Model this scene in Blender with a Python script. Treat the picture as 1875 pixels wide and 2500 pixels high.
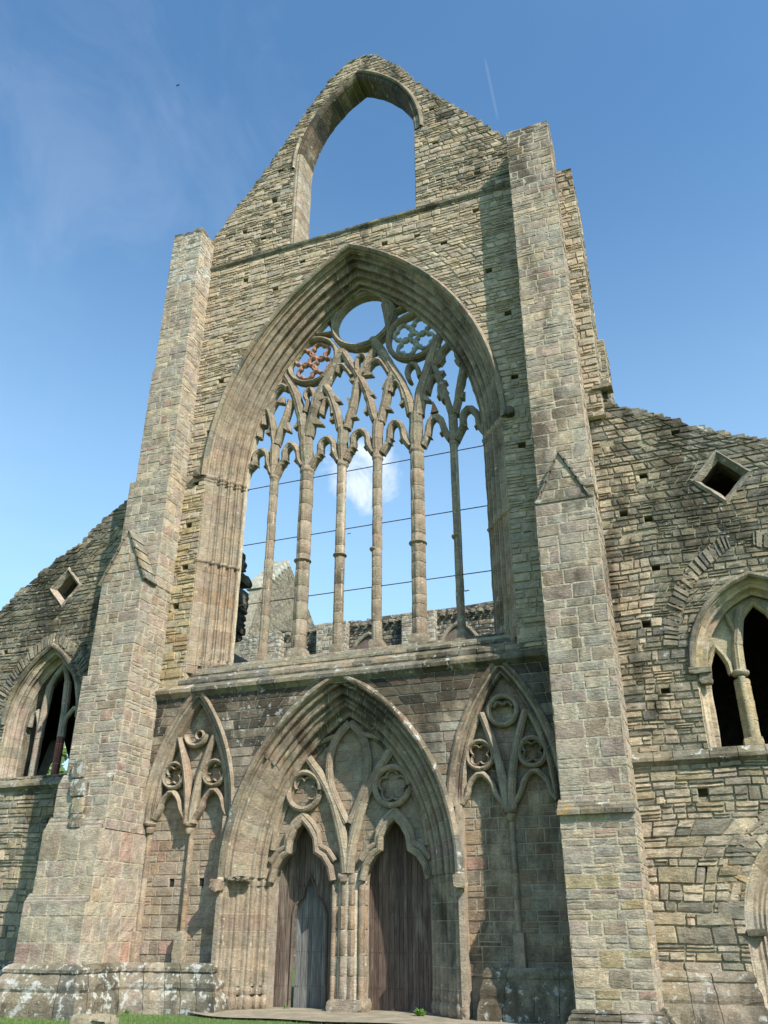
import bpy, math, random
from mathutils import Vector, Matrix, geometry, noise
random.seed(7)
rnd = random.random
def U(a, b): return a + (b - a) * rnd()
for o in list(bpy.data.objects): bpy.data.objects.remove(o, do_unlink=True)
scene = bpy.context.scene
C = scene.collection

# ---------------------------------------------------------------- camera
yaw, pitch, roll = math.radians(-20.85), math.radians(26.54), math.radians(0.1)
fw = Vector((math.sin(yaw) * math.cos(pitch), math.cos(yaw) * math.cos(pitch), math.sin(pitch)))
r0 = Vector((math.cos(yaw), -math.sin(yaw), 0)); u0 = r0.cross(fw)
rt = r0 * math.cos(roll) + u0 * math.sin(roll); up = -r0 * math.sin(roll) + u0 * math.cos(roll)
cam = bpy.data.cameras.new('camera'); camo = bpy.data.objects.new('camera', cam); C.objects.link(camo)
camo.matrix_world = Matrix(((rt.x, up.x, -fw.x, 10.65), (rt.y, up.y, -fw.y, -24.0), (rt.z, up.z, -fw.z, 1.95), (0, 0, 0, 1)))
cam.sensor_fit = 'VERTICAL'; cam.sensor_height = 24; cam.lens = 2050 / 2500 * 24; cam.clip_end = 5000; cam.clip_start = .1
scene.camera = camo
scene.render.resolution_x = 768; scene.render.resolution_y = 1024

# ---------------------------------------------------------------- sun, sky, exposure
travel = Vector((-1.5, 1.0, -1.62)).normalized()
sun = bpy.data.lights.new('sun', 'SUN'); sun.energy = 5.0; sun.angle = math.radians(.53); sun.color = (1, .95, .875)
suno = bpy.data.objects.new('sun', sun); C.objects.link(suno)
suno.rotation_euler = travel.to_track_quat('-Z', 'Y').to_euler(); suno.location = (30, -20, 40)
elev = math.asin(-travel.z); azim = math.atan2(-travel.x, -travel.y)
W = bpy.data.worlds.new('World'); scene.world = W; W.use_nodes = True
nt = W.node_tree; nt.nodes.clear(); N = nt.nodes.new; L = nt.links.new
def math_n(nt, op, a, b=None, c=None, clamp=False):
    n = nt.nodes.new('ShaderNodeMath'); n.operation = op; n.use_clamp = clamp
    for i, v in enumerate((a, b, c)):
        if v is None: continue
        if isinstance(v, (int, float)): n.inputs[i].default_value = v
        else: nt.links.new(v, n.inputs[i])
    return n.outputs[0]
def smooth(nt, v, a, b):
    n = nt.nodes.new('ShaderNodeMapRange'); n.interpolation_type = 'SMOOTHSTEP'
    nt.links.new(v, n.inputs[0]); n.inputs[1].default_value = a; n.inputs[2].default_value = b
    return n.outputs[0]
def mixc(nt, f, a, b, mode='MIX'):
    n = nt.nodes.new('ShaderNodeMix'); n.data_type = 'RGBA'; n.blend_type = mode; n.clamp_factor = True
    for i, v in ((0, f), (6, a), (7, b)):
        if isinstance(v, (int, float)): n.inputs[i].default_value = v
        elif isinstance(v, tuple): n.inputs[i].default_value = (*v, 1)
        else: nt.links.new(v, n.inputs[i])
    return n.outputs[2]
sky = N('ShaderNodeTexSky'); sky.sky_type = 'NISHITA'; sky.sun_disc = False
sky.sun_elevation = elev; sky.sun_rotation = azim; sky.air_density = 1.0; sky.dust_density = .6; sky.ozone_density = 1.6
tc = N('ShaderNodeTexCoord')
def dot(v):
    n = N('ShaderNodeVectorMath'); n.operation = 'DOT_PRODUCT'; L(tc.outputs['Generated'], n.inputs[0]); n.inputs[1].default_value = v
    return n.outputs['Value']
def wnoise(sc, det, dist=0., stretch=(1, 1, 1)):
    m = N('ShaderNodeMapping'); L(tc.outputs['Generated'], m.inputs[0]); m.inputs['Scale'].default_value = stretch
    n = N('ShaderNodeTexNoise'); L(m.outputs[0], n.inputs[0]); n.inputs['Scale'].default_value = sc; n.inputs['Detail'].default_value = det
    n.inputs['Distortion'].default_value = dist; n.inputs['Roughness'].default_value = .6; return n.outputs[0]
def pixdir(x, y): return (fw + rt * ((x - 937.5) / 2050) - up * ((y - 1250) / 2050)).normalized()

CLOUD_DIR = pixdir(885, 1165)     # the small cloud stands in the sky straight behind the mullions
# small cumulus
puff = dot(tuple(CLOUD_DIR)); pd = math_n(nt, 'SUBTRACT', 1.0, puff)
pn = wnoise(16, 8, .6)
pm = math_n(nt, 'SUBTRACT', math_n(nt, 'MULTIPLY', pn, 1.0), math_n(nt, 'MULTIPLY', pd, 265.))
cl = math_n(nt, 'MULTIPLY', smooth(nt, pm, .2, .6), .95)
# thin cirrus veils
v1 = smooth(nt, wnoise(3.1, 8, .6, (1, 1, 2.2)), .42, .9)
dz = N('ShaderNodeSeparateXYZ'); L(tc.outputs['Generated'], dz.inputs[0])
low = math_n(nt, 'SUBTRACT', 1., smooth(nt, dz.outputs[2], .12, .8))
veil = math_n(nt, 'ADD', math_n(nt, 'MULTIPLY', math_n(nt, 'MULTIPLY', v1, .08), math_n(nt, 'ADD', low, .3)), math_n(nt, 'MULTIPLY', low, .06))
w1 = smooth(nt, math_n(nt, 'SUBTRACT', wnoise(7, 7, .8, (1.5, .8, .7)), math_n(nt, 'MULTIPLY', math_n(nt, 'SUBTRACT', 1., dot(tuple(pixdir(210, 240)))), 9.)), .28, .75)
veil = math_n(nt, 'ADD', veil, math_n(nt, 'MULTIPLY', w1, .08), clamp=True)
# vapour trail
ta, tb = pixdir(1188, 162), pixdir(1212, 275)
tn = ta.cross(tb).normalized(); tm = ((ta + tb) / 2).normalized()
dn = math_n(nt, 'ABSOLUTE', dot(tuple(tn))); dm = math_n(nt, 'SUBTRACT', 1., dot(tuple(tm)))
trail = math_n(nt, 'MULTIPLY', math_n(nt, 'SUBTRACT', 1., smooth(nt, dn, .0004, .0022)), math_n(nt, 'SUBTRACT', 1., smooth(nt, dm, .0002, .0006)))
cov = math_n(nt, 'MAXIMUM', math_n(nt, 'MAXIMUM', cl, veil), math_n(nt, 'MULTIPLY', trail, .06))
skyc = mixc(nt, 1.0, sky.outputs[0], (.9, 1.31, 1.45), 'MULTIPLY')
skyc = mixc(nt, math_n(nt, 'MULTIPLY', low, .42), skyc, (4.6, 7.0, 8.8))
col = mixc(nt, cov, skyc, (6.4, 6.8, 7.4))
bg = N('ShaderNodeBackground'); L(col, bg.inputs[0]); bg.inputs[1].default_value = .117
wo = N('ShaderNodeOutputWorld'); L(bg.outputs[0], wo.inputs[0])
scene.view_settings.view_transform = 'Standard'; scene.view_settings.look = 'None'
scene.view_settings.exposure = .57; scene.view_settings.gamma = 1

# ---------------------------------------------------------------- materials
def new_mat(name):
    m = bpy.data.materials.new(name); m.use_nodes = True; t = m.node_tree; t.nodes.clear()
    b = t.nodes.new('ShaderNodeBsdfPrincipled'); o = t.nodes.new('ShaderNodeOutputMaterial'); t.links.new(b.outputs[0], o.inputs[0])
    return m, t, b
def noise_n(t, sc, det=5, rough=.6, stretch=None, dist=0):
    tcn = t.nodes.new('ShaderNodeTexCoord'); v = tcn.outputs['Object']
    if stretch:
        mp = t.nodes.new('ShaderNodeMapping'); t.links.new(v, mp.inputs[0]); mp.inputs['Scale'].default_value = stretch; v = mp.outputs[0]
    n = t.nodes.new('ShaderNodeTexNoise'); t.links.new(v, n.inputs[0]); n.inputs['Scale'].default_value = sc
    n.inputs['Detail'].default_value = det; n.inputs['Roughness'].default_value = rough; n.inputs['Distortion'].default_value = dist
    return n.outputs[0]
def ramp_m(t, v, a, b, c, d):
    n = t.nodes.new('ShaderNodeMapRange'); t.links.new(v, n.inputs[0])
    for i, x in enumerate((a, b, c, d)): n.inputs[i + 1].default_value = x
    return n.outputs[0]
def stone_material():
    m, t, b = new_mat('weathered_stone')
    a = t.nodes.new('ShaderNodeAttribute'); a.attribute_name = 'Col'
    k = t.nodes.new('ShaderNodeAttribute'); k.attribute_name = 'Mix'
    sp = t.nodes.new('ShaderNodeSeparateColor'); t.links.new(k.outputs[0], sp.inputs[0])
    fine = ramp_m(t, noise_n(t, 22, 8, .7), .3, .7, .66, 1.3)
    med = ramp_m(t, noise_n(t, 3.1, 6, .62), .3, .72, .66, 1.26)
    c = mixc(t, 1., a.outputs[0], fine, 'MULTIPLY'); c = mixc(t, 1., c, med, 'MULTIPLY')
    # warm / cool drift through each stone
    hue = mixc(t, ramp_m(t, noise_n(t, 1.4, 4, .5), .35, .65, 0, 1), (1.06, 1.0, .93), (.985, 1.0, 1.0))
    c = mixc(t, 1., c, hue, 'MULTIPLY')
    # dark weather crust and painted-in shade, following big soft patches and streaks
    st = noise_n(t, .75, 7, .68, (1, 1, .42), .4)
    stm = math_n(t, 'MULTIPLY', sp.outputs[2], 1.0)
    dk = smooth(t, math_n(t, 'ADD', st, math_n(t, 'MULTIPLY', stm, .42)), .62, .86)
    c = mixc(t, math_n(t, 'MULTIPLY', dk, .9), c, mixc(t, 1., c, (.26, .25, .23), 'MULTIPLY'))
    # moss on ledges that face up
    g = t.nodes.new('ShaderNodeNewGeometry'); s2 = t.nodes.new('ShaderNodeSeparateXYZ'); t.links.new(g.outputs['Normal'], s2.inputs[0])
    ms = math_n(t, 'MULTIPLY', smooth(t, s2.outputs[2], .35, .8), smooth(t, noise_n(t, 4.5, 6, .7), .38, .62))
    c = mixc(t, math_n(t, 'MULTIPLY', ms, .42), c, (.16, .15, .09))
    # pale crustose lichen spots
    vo = t.nodes.new('ShaderNodeTexNoise'); tcn = t.nodes.new('ShaderNodeTexCoord'); t.links.new(tcn.outputs['Object'], vo.inputs[0])
    vo.inputs['Scale'].default_value = 4.2; vo.inputs['Detail'].default_value = 7; vo.inputs['Roughness'].default_value = .62; vo.inputs['Distortion'].default_value = .1
    wl = smooth(t, math_n(t, 'ADD', vo.outputs[0], math_n(t, 'MULTIPLY', sp.outputs[0], .27)), .68, .76)
    vr = t.nodes.new('ShaderNodeTexVoronoi'); t.links.new(tcn.outputs['Object'], vr.inputs[0]); vr.inputs['Scale'].default_value = 5.5
    cs_ = t.nodes.new('ShaderNodeSeparateColor'); t.links.new(vr.outputs['Color'], cs_.inputs[0])
    rad = math_n(t, 'MULTIPLY', math_n(t, 'SUBTRACT', math_n(t, 'ADD', cs_.outputs[0], sp.outputs[0]), .93), .42)
    dd = math_n(t, 'ADD', vr.outputs['Distance'], math_n(t, 'MULTIPLY', math_n(t, 'SUBTRACT', noise_n(t, 26, 5, .7), .5), .22))
    spot = smooth(t, math_n(t, 'SUBTRACT', rad, dd), .0, .06)
    wl = math_n(t, 'MAXIMUM', wl, spot)
    wl = math_n(t, 'MULTIPLY', wl, ramp_m(t, noise_n(t, 30, 5, .7), .3, .6, .45, 1.))
    c = mixc(t, math_n(t, 'MULTIPLY', wl, .85), c, (.52, .53, .48))
    ol = smooth(t, math_n(t, 'ADD', noise_n(t, 3.3, 6, .65, None, .5), math_n(t, 'MULTIPLY', sp.outputs[1], .36)), .72, .84)
    c = mixc(t, math_n(t, 'MULTIPLY', ol, .8), c, (.36, .2, .045))
    t.links.new(c, b.inputs['Base Color']); b.inputs['Roughness'].default_value = .93
    b.inputs['Specular IOR Level'].default_value = .18
    h = math_n(t, 'ADD', math_n(t, 'MULTIPLY', noise_n(t, 7, 7, .68, (1, 1, 2.6)), 1.0), math_n(t, 'MULTIPLY', noise_n(t, 38, 6, .7), .45))
    bp = t.nodes.new('ShaderNodeBump'); bp.inputs['Strength'].default_value = 1.0; bp.inputs['Distance'].default_value = .045
    t.links.new(h, bp.inputs['Height']); t.links.new(bp.outputs[0], b.inputs['Normal'])
    return m
STONE = stone_material()
def wood_material(name, c1, c2, c3):
    m, t, b = new_mat(name)
    a = t.nodes.new('ShaderNodeAttribute'); a.attribute_name = 'Col'
    s = noise_n(t, 5, 8, .7, (7, 7, .35)); s2 = noise_n(t, 1.6, 6, .6, (2.5, 2.5, .5))
    c = mixc(t, smooth(t, s, .36, .66), c1, c2); c = mixc(t, math_n(t, 'MULTIPLY', smooth(t, s2, .52, .72), .7), c, c3)
    c = mixc(t, 1., c, a.outputs[0], 'MULTIPLY')
    t.links.new(c, b.inputs['Base Color']); b.inputs['Roughness'].default_value = .85
    bp = t.nodes.new('ShaderNodeBump'); bp.inputs['Strength'].default_value = .7; bp.inputs['Distance'].default_value = .02
    t.links.new(s, bp.inputs['Height']); t.links.new(bp.outputs[0], b.inputs['Normal'])
    return m
WOOD = wood_material('weathered_oak', (.065, .044, .032), (.175, .13, .098), (.27, .23, .185))
WOODG = wood_material('silvered_oak', (.075, .07, .062), (.17, .162, .145), (.25, .24, .215))
def flat_mat(name, colr, rough=.7, metal=0):
    m, t, b = new_mat(name); n = noise_n(t, 14, 5)
    t.links.new(mixc(t, ramp_m(t, n, .3, .7, 0, 1), tuple(x * .7 for x in colr), tuple(x * 1.25 for x in colr)), b.inputs['Base Color'])
    b.inputs['Roughness'].default_value = rough; b.inputs['Metallic'].default_value = metal; return m
IRON = flat_mat('rusty_iron', (.07, .05, .04), .8, .2)
BIRDM = flat_mat('dark_feathers', (.03, .03, .035))

# ---------------------------------------------------------------- mesh builder
class MB:
    def __init__(s): s.v = []; s.f = []; s.c = []; s.m = []
    def add(s, vs, fs, col, mix=(0, 0, 0)):
        b = len(s.v); s.v.extend(vs)
        s.f.extend([tuple(i + b for i in f) for f in fs])
        if isinstance(col, list): s.c.extend(col)
        else: s.c.extend([col] * len(vs))
        s.m.extend([mix] * len(vs))
    def build(s, name, parent=None, mat=None, smoothf=False):
        me = bpy.data.meshes.new(name); me.from_pydata(s.v, [], s.f); me.update()
        for nm, dat in (('Col', s.c), ('Mix', s.m)):
            at = me.color_attributes.new(nm, 'FLOAT_COLOR', 'POINT')
            fl = []
            for q in dat: fl += [q[0], q[1], q[2], 1.]
            at.data.foreach_set('color', fl)
        if smoothf:
            me.polygons.foreach_set('use_smooth', [True] * len(me.polygons)); me.set_sharp_from_angle(angle=math.radians(38))
        me.materials.append(mat or STONE)
        o = bpy.data.objects.new(name, me); C.objects.link(o)
        if parent: o.parent = parent
        return o
def tag(o, label=None, cat=None, group=None, kind=None):
    for k, v in (('label', label), ('category', cat), ('group', group), ('kind', kind)):
        if v: o[k] = v
    return o
def empty(name, label, cat, loc=(0, 0, 0), group=None):
    o = bpy.data.objects.new(name, None); C.objects.link(o); o.location = loc; o.empty_display_size = .3
    return tag(o, label, cat, group)

BUFF = [(a * .94, b * .865, c * .835) for a, b, c in [(.48, .425, .31), (.45, .395, .29), (.41, .375, .29), (.38, .35, .28), (.50, .44, .315), (.43, .385, .295), (.45, .385, .295)]]
ASH = [(a * .95, b * .895, c * .85) for a, b, c in [(.375, .335, .27), (.35, .31, .26), (.375, .315, .265), (.33, .31, .26), (.385, .35, .275), (.355, .30, .255), (.35, .33, .275)]]
PINK = [(.315, .24, .172), (.29, .218, .158), (.33, .262, .19), (.28, .23, .172), (.31, .225, .15), (.335, .27, .195)]
OCHRE = [(.40, .305, .17), (.36, .28, .165), (.42, .34, .20), (.34, .29, .20), (.38, .27, .15)]
BROWN = [(.175, .145, .11), (.15, .13, .1), (.20, .16, .12), (.14, .125, .1), (.19, .16, .12)]
GREY = [(a * .95, b * .92, c * .87) for a, b, c in [(.25, .23, .185), (.21, .195, .16), (.28, .255, .20), (.19, .18, .155), (.26, .225, .17), (.30, .265, .195)]]
MOULD = [(a * .8, b * .76, c * .71) for a, b, c in [(.39, .33, .255), (.37, .31, .24), (.395, .345, .265), (.36, .31, .245), (.375, .30, .235)]]
TRAC = [(a * .76, b * .72, c * .67) for a, b, c in [(.37, .315, .24), (.35, .30, .235), (.37, .305, .235), (.34, .305, .23)]]
MORT = (.42, .36, .26)
def pick(pal, j=.12, red=0.):
    if rnd() < red: c = random.choice([(.36, .235, .18), (.34, .235, .19), (.38, .26, .2)])
    else: c = random.choice(pal)
    k = 1 + U(-j, j); return (c[0] * k, c[1] * k, c[2] * k)

def scan(polys, v):
    xs = []
    for p in polys:
        n = len(p)
        for i in range(n):
            (x0, y0), (x1, y1) = p[i], p[(i + 1) % n]
            if (y0 <= v) != (y1 <= v): xs.append(x0 + (v - y0) / (y1 - y0) * (x1 - x0))
    xs.sort(); return [(xs[i], xs[i + 1]) for i in range(0, len(xs) - 1, 2)]
def courses(v0, v1, h0, h1, seed=None):
    r = random.Random(seed); out = [v0]
    while out[-1] < v1 - h0 * .6:
        out.append(min(v1, out[-1] + h0 + (h1 - h0) * r.random()))
    if out[-1] < v1: out[-1] = v1
    return out
def stone(mb, c4, mp, relief, gap, col, mix, wob, rough):
    (a0, b0), (a1, b0_), (a1t, b1), (a0t, b1_) = c4
    Lu = max(a1 - a0, a1t - a0t); Lv = b1 - b0
    if Lu < .03 or Lv < .02: return
    eu = min(.3, (gap + .02) / Lu); ev = min(.3, (gap + .016) / Lv); gu = min(.2, gap / Lu); gv = min(.2, gap / Lv)
    nu = 1 + int(Lu / .2); nv = 1 + int(Lv / .2)
    S = [gu, eu] + [eu + (1 - 2 * eu) * i / nu for i in range(1, nu)] + [1 - eu, 1 - gu]
    T = [gv, ev] + [ev + (1 - 2 * ev) * i / nv for i in range(1, nv)] + [1 - ev, 1 - gv]
    vs = []; h = relief * U(.45, 1.35); tx = U(-.25, .25) * h; ty = U(-.35, .15) * h
    ns, ntt = len(S), len(T)
    for j, t in enumerate(T):
        for i, s in enumerate(S):
            lo = a0 + (a1 - a0) * s; hi = a0t + (a1t - a0t) * s
            u = lo + (hi - lo) * t; v = b0 + Lv * t
            if relief > .035: v += .045 * noise.noise(Vector((u * .8, v * .5, 7.7)))
            edge = i in (0, ns - 1) or j in (0, ntt - 1)
            corner = (i in (0, ns - 1)) and (j in (0, ntt - 1))
            if edge:
                u += U(-wob, wob); v += U(-wob, wob); d = -.025
                if corner: u += (.5 - s) * gap * .9; v += (.5 - t) * gap * .9
            else:
                d = h + tx * (s - .5) + ty * (t - .5) + U(-rough, rough)
                if i in (1, ns - 2) or j in (1, ntt - 2): d -= abs(U(0, rough)) + .1 * h
            vs.append(mp(u, v, d))
    fs = [(j * ns + i, j * ns + i + 1, (j + 1) * ns + i + 1, (j + 1) * ns + i) for j in range(ntt - 1) for i in range(ns - 1)]
    mb.add(vs, fs, col, mix)
def masonry(mb, polys, cs, mp, lens, relief, colf, gap=.012, wob=.006, rough=.006, split=.0, miss=0., ext=(0, 0)):
    for k in range(len(cs) - 1):
        v0, v1 = cs[k], cs[k + 1]; vm = (v0 + v1) / 2
        mid = scan(polys, vm); lo = scan(polys, v0 + .004); hi = scan(polys, v1 - .004)
        def match(lst, x, side):
            b = None
            for iv in lst:
                if b is None or abs(iv[side] - x) < abs(b - x): b = iv[side]
            return b if b is not None and abs(b - x) < .45 else x
        for a, b in mid:
            if b - a < .04: continue
            al, ah, bl, bh = match(lo, a, 0), match(hi, a, 0), match(lo, b, 1), match(hi, b, 1)
            e0, e1 = (U(-.02, .016) if ext[0] else 0), (U(-.02, .016) if ext[1] else 0)
            al -= ext[0] + e0; ah -= ext[0] + e0; bl += ext[1] + e1; bh += ext[1] + e1
            cuts = [0.]; Ln = b - a; skw = min(.04, (v1 - v0) * .16) if relief > .03 else .004
            while True:
                nx = cuts[-1] + U(*lens) / Ln
                if nx > 1 - lens[0] * .55 / Ln: cuts.append(1.); break
                cuts.append(nx)
            sk_ = [0.] + [U(-skw, skw) / Ln for _ in cuts[1:-1]] + [0.]
            for i in range(len(cuts) - 1):
                f0, f1 = cuts[i], cuts[i + 1]; g0, g1 = f0 + sk_[i], f1 + sk_[i + 1]
                if rnd() < miss: continue
                lo0, lo1 = al + (bl - al) * f0, al + (bl - al) * f1
                hi0, hi1 = ah + (bh - ah) * g0, ah + (bh - ah) * g1
                sk = 0 if i == 0 else 0
                if rnd() < split and v1 - v0 > .13:
                    q = U(.35, .65); vq = v0 + (v1 - v0) * q; m0, m1 = lo0 + (hi0 - lo0) * q, lo1 + (hi1 - lo1) * q
                    parts = [((lo0, v0), (lo1, v0), (m1, vq), (m0, vq)), ((m0, vq), (m1, vq), (hi1, v1), (hi0, v1))]
                else: parts = [((lo0, v0), (lo1, v0), (hi1, v1), (hi0, v1))]
                for c4 in parts:
                    col, mix = colf((c4[0][0] + c4[1][0]) / 2, (c4[0][1] + c4[2][1]) / 2)
                    stone(mb, c4, mp, relief, gap, col, mix, wob, rough)
def front(y): return lambda u, v, d: (u, y - d, v)
def side_r(x): return lambda u, v, d: (x + d, u, v)          # face looking to +X, u runs along y
def side_l(x): return lambda u, v, d: (x - d, u, v)
def prism(mb, outer, holes, y0, y1, col, mix=(0, 0, 0)):
    loops = [outer] + holes
    tri = geometry.tessellate_polygon([[Vector((x, z, 0)) for x, z in lp] for lp in loops])
    flat = [p for lp in loops for p in lp]; n = len(flat)
    vs = [(x, y0, z) for x, z in flat] + [(x, y1, z) for x, z in flat]
    fs = [tuple(t) for t in tri] + [tuple(i + n for i in t) for t in tri]
    b = 0
    for lp in loops:
        m = len(lp)
        for i in range(m): j = (i + 1) % m; fs.append((b + i, b + j, n + b + j, n + b + i))
        b += m
    mb.add(vs, fs, col, mix)
def plate(mb, polys, y0, y1, z0, z1, col, mix=(0, 0, 0), dz=.05):
    z = z0
    while z < z1:
        for a, b in scan(polys, z + dz / 2): box(mb, a, b, y0, y1, z, z + dz, col, mix)
        z += dz
def box(mb, x0, x1, y0, y1, z0, z1, col, mix=(0, 0, 0)):
    vs = [(x, y, z) for z in (z0, z1) for y in (y0, y1) for x in (x0, x1)]
    mb.add(vs, [(0, 2, 3, 1), (4, 5, 7, 6), (0, 1, 5, 4), (2, 6, 7, 3), (0, 4, 6, 2), (1, 3, 7, 5)], col, mix)
def rough_box(mb, x0, x1, y0, y1, z0, z1, col, mix=(0, 0, 0), j=.03, n=3):
    def g(a, b): return [a + (b - a) * i / n for i in range(n + 1)]
    idx = {}; vs = []; fs = []
    X, Y, Z = g(x0, x1), g(y0, y1), g(z0, z1)
    def vid(i, k, l):
        q = (i, k, l)
        if q not in idx:
            idx[q] = len(vs); e = sum(1 for w in q if w in (0, n)) ; s = .06 * (e - 1)
            cx, cy, cz = (x0 + x1) / 2, (y0 + y1) / 2, (z0 + z1) / 2
            x, y, z = X[i], Y[k], Z[l]
            vs.append((x + (cx - x) * s + U(-j, j), y + (cy - y) * s + U(-j, j), z + (cz - z) * s + U(-j, j)))
        return idx[q]
    for a in range(n):
        for b in range(n):
            for s in (0, n):
                fs.append((vid(s, a, b), vid(s, a + 1, b), vid(s, a + 1, b + 1), vid(s, a, b + 1)))
                fs.append((vid(a, s, b), vid(a + 1, s, b), vid(a + 1, s, b + 1), vid(a, s, b + 1)))
                fs.append((vid(a, b, s), vid(a + 1, b, s), vid(a + 1, b + 1, s), vid(a, b + 1, s)))
    mb.add(vs, fs, col, mix)

# ---- arches
class Arch:
    def __init__(s, cx, hw, rise, z0, foot):
        s.cx, s.hw, s.z0, s.foot = cx, hw, z0, foot
        R = (hw * hw + rise * rise) / (2 * hw); s.c = R - hw; s.R = R
    def pt(s, side, st, a):          # st<0: jamb height below spring, st in 0..1 along the arc
        if st < 0: return s.cx + side * (s.hw + a), s.z0 + st
        r = s.R + a; th = math.acos(max(-1, min(1, s.c / r))) * st
        return s.cx + side * (r * math.cos(th) - s.c), s.z0 + r * math.sin(th)
    def outline(s, a=0, n=14, foot=None):
        f = s.foot if foot is None else foot
        l = [s.pt(-1, i / n, a) for i in range(n + 1)]; r = [s.pt(1, i / n, a) for i in range(n)][::-1]
        o = l + r
        if f < s.z0: o = [(s.cx - s.hw - a, f)] + o + [(s.cx + s.hw + a, f)]
        return o
def sweep_arch(mb, A, prof, colf, bl=(.32, .6), sides=(-1, 1), foot=None, top=1., joints=True, jit=.003, seg=.16, start=0.):
    nrm = []
    for i in range(len(prof)):
        p, q = prof[max(0, i - 1)], prof[min(len(prof) - 1, i + 1)]
        dx, dy = q[0] - p[0], q[1] - p[1]; l = math.hypot(dx, dy) or 1; nrm.append((-dy / l, dx / l))
    sg = 1 if sum(n[1] for n in nrm) < 0 else -1      # normals look towards the viewer (-y)
    nrm = [(n[0] * sg, n[1] * sg) for n in nrm]
    foot = A.foot if foot is None else foot
    arcl = (A.R + .5) * math.acos(A.c / (A.R + .5))
    def emit(side, s0, s1, off, col, mix):
        def length(s): return s if s < 0 else s * arcl
        n = max(1, int((length(s1) - length(s0)) / seg)); P = len(prof); vs = []
        for k in range(n + 1):
            st = s0 + (s1 - s0) * k / n
            for i, (a, y) in enumerate(prof):
                x, z = A.pt(side, st, a); of = off + .022 * noise.noise(Vector((x * 2.6, z * 2.6, y * 3 + 5))) + .008 * noise.noise(Vector((x * 9, z * 9, y * 9)))
                x, z = A.pt(side, st, a + nrm[i][0] * of); vs.append((x, y + nrm[i][1] * of, z))
        fs = [(k * P + i, k * P + i + 1, (k + 1) * P + i + 1, (k + 1) * P + i) for k in range(n) for i in range(P - 1)]
        mb.add(vs, fs, col, mix)
    for side in sides:
        stops = []
        s = foot - A.z0
        while s < -.15: stops.append(s); s += U(*bl)
        st = [x for x in stops if x < -.12] + [0.] if stops else [0.]
        t = start; st[-1] = start
        while t < top - .5 * bl[0] / arcl:
            t += U(*bl) / arcl; st.append(min(t, top))
        st[-1] = top
        for i in range(len(st) - 1):
            g = .009
            a, b = st[i], st[i + 1]
            a2 = a + (g if a < 0 else g / arcl); b2 = b - (g if b <= 0 else (g / arcl if b < top else 0))
            if a < 0 and b <= 0 and b2 >= 0: b2 = -.005
            if a == 0: a2 = g / arcl
            if start and a <= 0 and i == 0 and st[0] != start: continue
            x, z = A.pt(side, (a + b) / 2 if (a >= 0 or b <= 0) else a, .3)
            c, m = colf(x, z); emit(side, a2, b2, U(-jit, jit), c, m)
        c, m = colf(A.cx + side * A.hw, A.z0); cc = tuple(q * 1.2 for q in MORT)
        if foot < A.z0: emit(side, foot - A.z0, 0., -.007, cc, (0, 0, 0))
        emit(side, start, top, -.007, cc, (0, 0, 0))
def ring(mb, A, prof, side, z, h, off, colr, mix=(0, 0, 0)):
    P = len(prof); nr = []
    for i in range(P):
        p, q = prof[max(0, i - 1)], prof[min(P - 1, i + 1)]
        dx, dy = q[0] - p[0], q[1] - p[1]; l = math.hypot(dx, dy) or 1; nr.append((-dy / l, dx / l))
    sg = 1 if sum(n[1] for n in nr) < 0 else -1
    lv = [(z - h / 2, .01), (z - h / 3, off * .6), (z - h * .1, off), (z + h * .15, off), (z + h * .3, off * .65), (z + h / 2, .01)]
    vs = []
    for zz, o in lv:
        for i, (a, y) in enumerate(prof):
            vs.append((A.cx + side * (A.hw + a + nr[i][0] * sg * o), y + nr[i][1] * sg * o, zz + U(-.006, .006)))
    fs = [(k * P + i, k * P + i + 1, (k + 1) * P + i + 1, (k + 1) * P + i) for k in range(len(lv) - 1) for i in range(P - 1)]
    fs += [tuple(range(P)), tuple((len(lv) - 1) * P + i for i in range(P))[::-1]]
    mb.add(vs, fs, colr, mix)
def make_prof(p0, p1, feats, n=46):
    """line p0->p1 in (a,y); feats: (pos 0..1, radius in m, +roll/-hollow)"""
    Ln = math.hypot(p1[0] - p0[0], p1[1] - p0[1]); tx, ty = (p1[0] - p0[0]) / Ln, (p1[1] - p0[1]) / Ln
    nx, ny = -ty, tx
    if ny > 0: nx, ny = -nx, -ny
    out = []
    for i in range(n + 1):
        s = Ln * i / n; o = 0
        for p, r, sg in feats:
            d = abs(s - p * Ln)
            if d < r: o = sg * math.sqrt(r * r - d * d)
        out.append((p0[0] + tx * s + nx * o, p0[1] + ty * s + ny * o))
    return out

def chaikin(p):
    o = [p[0]]
    for a, b in zip(p, p[1:]): o += [(a[0] * .75 + b[0] * .25, a[1] * .75 + b[1] * .25), (a[0] * .25 + b[0] * .75, a[1] * .25 + b[1] * .75)]
    return o + [p[-1]]
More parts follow.
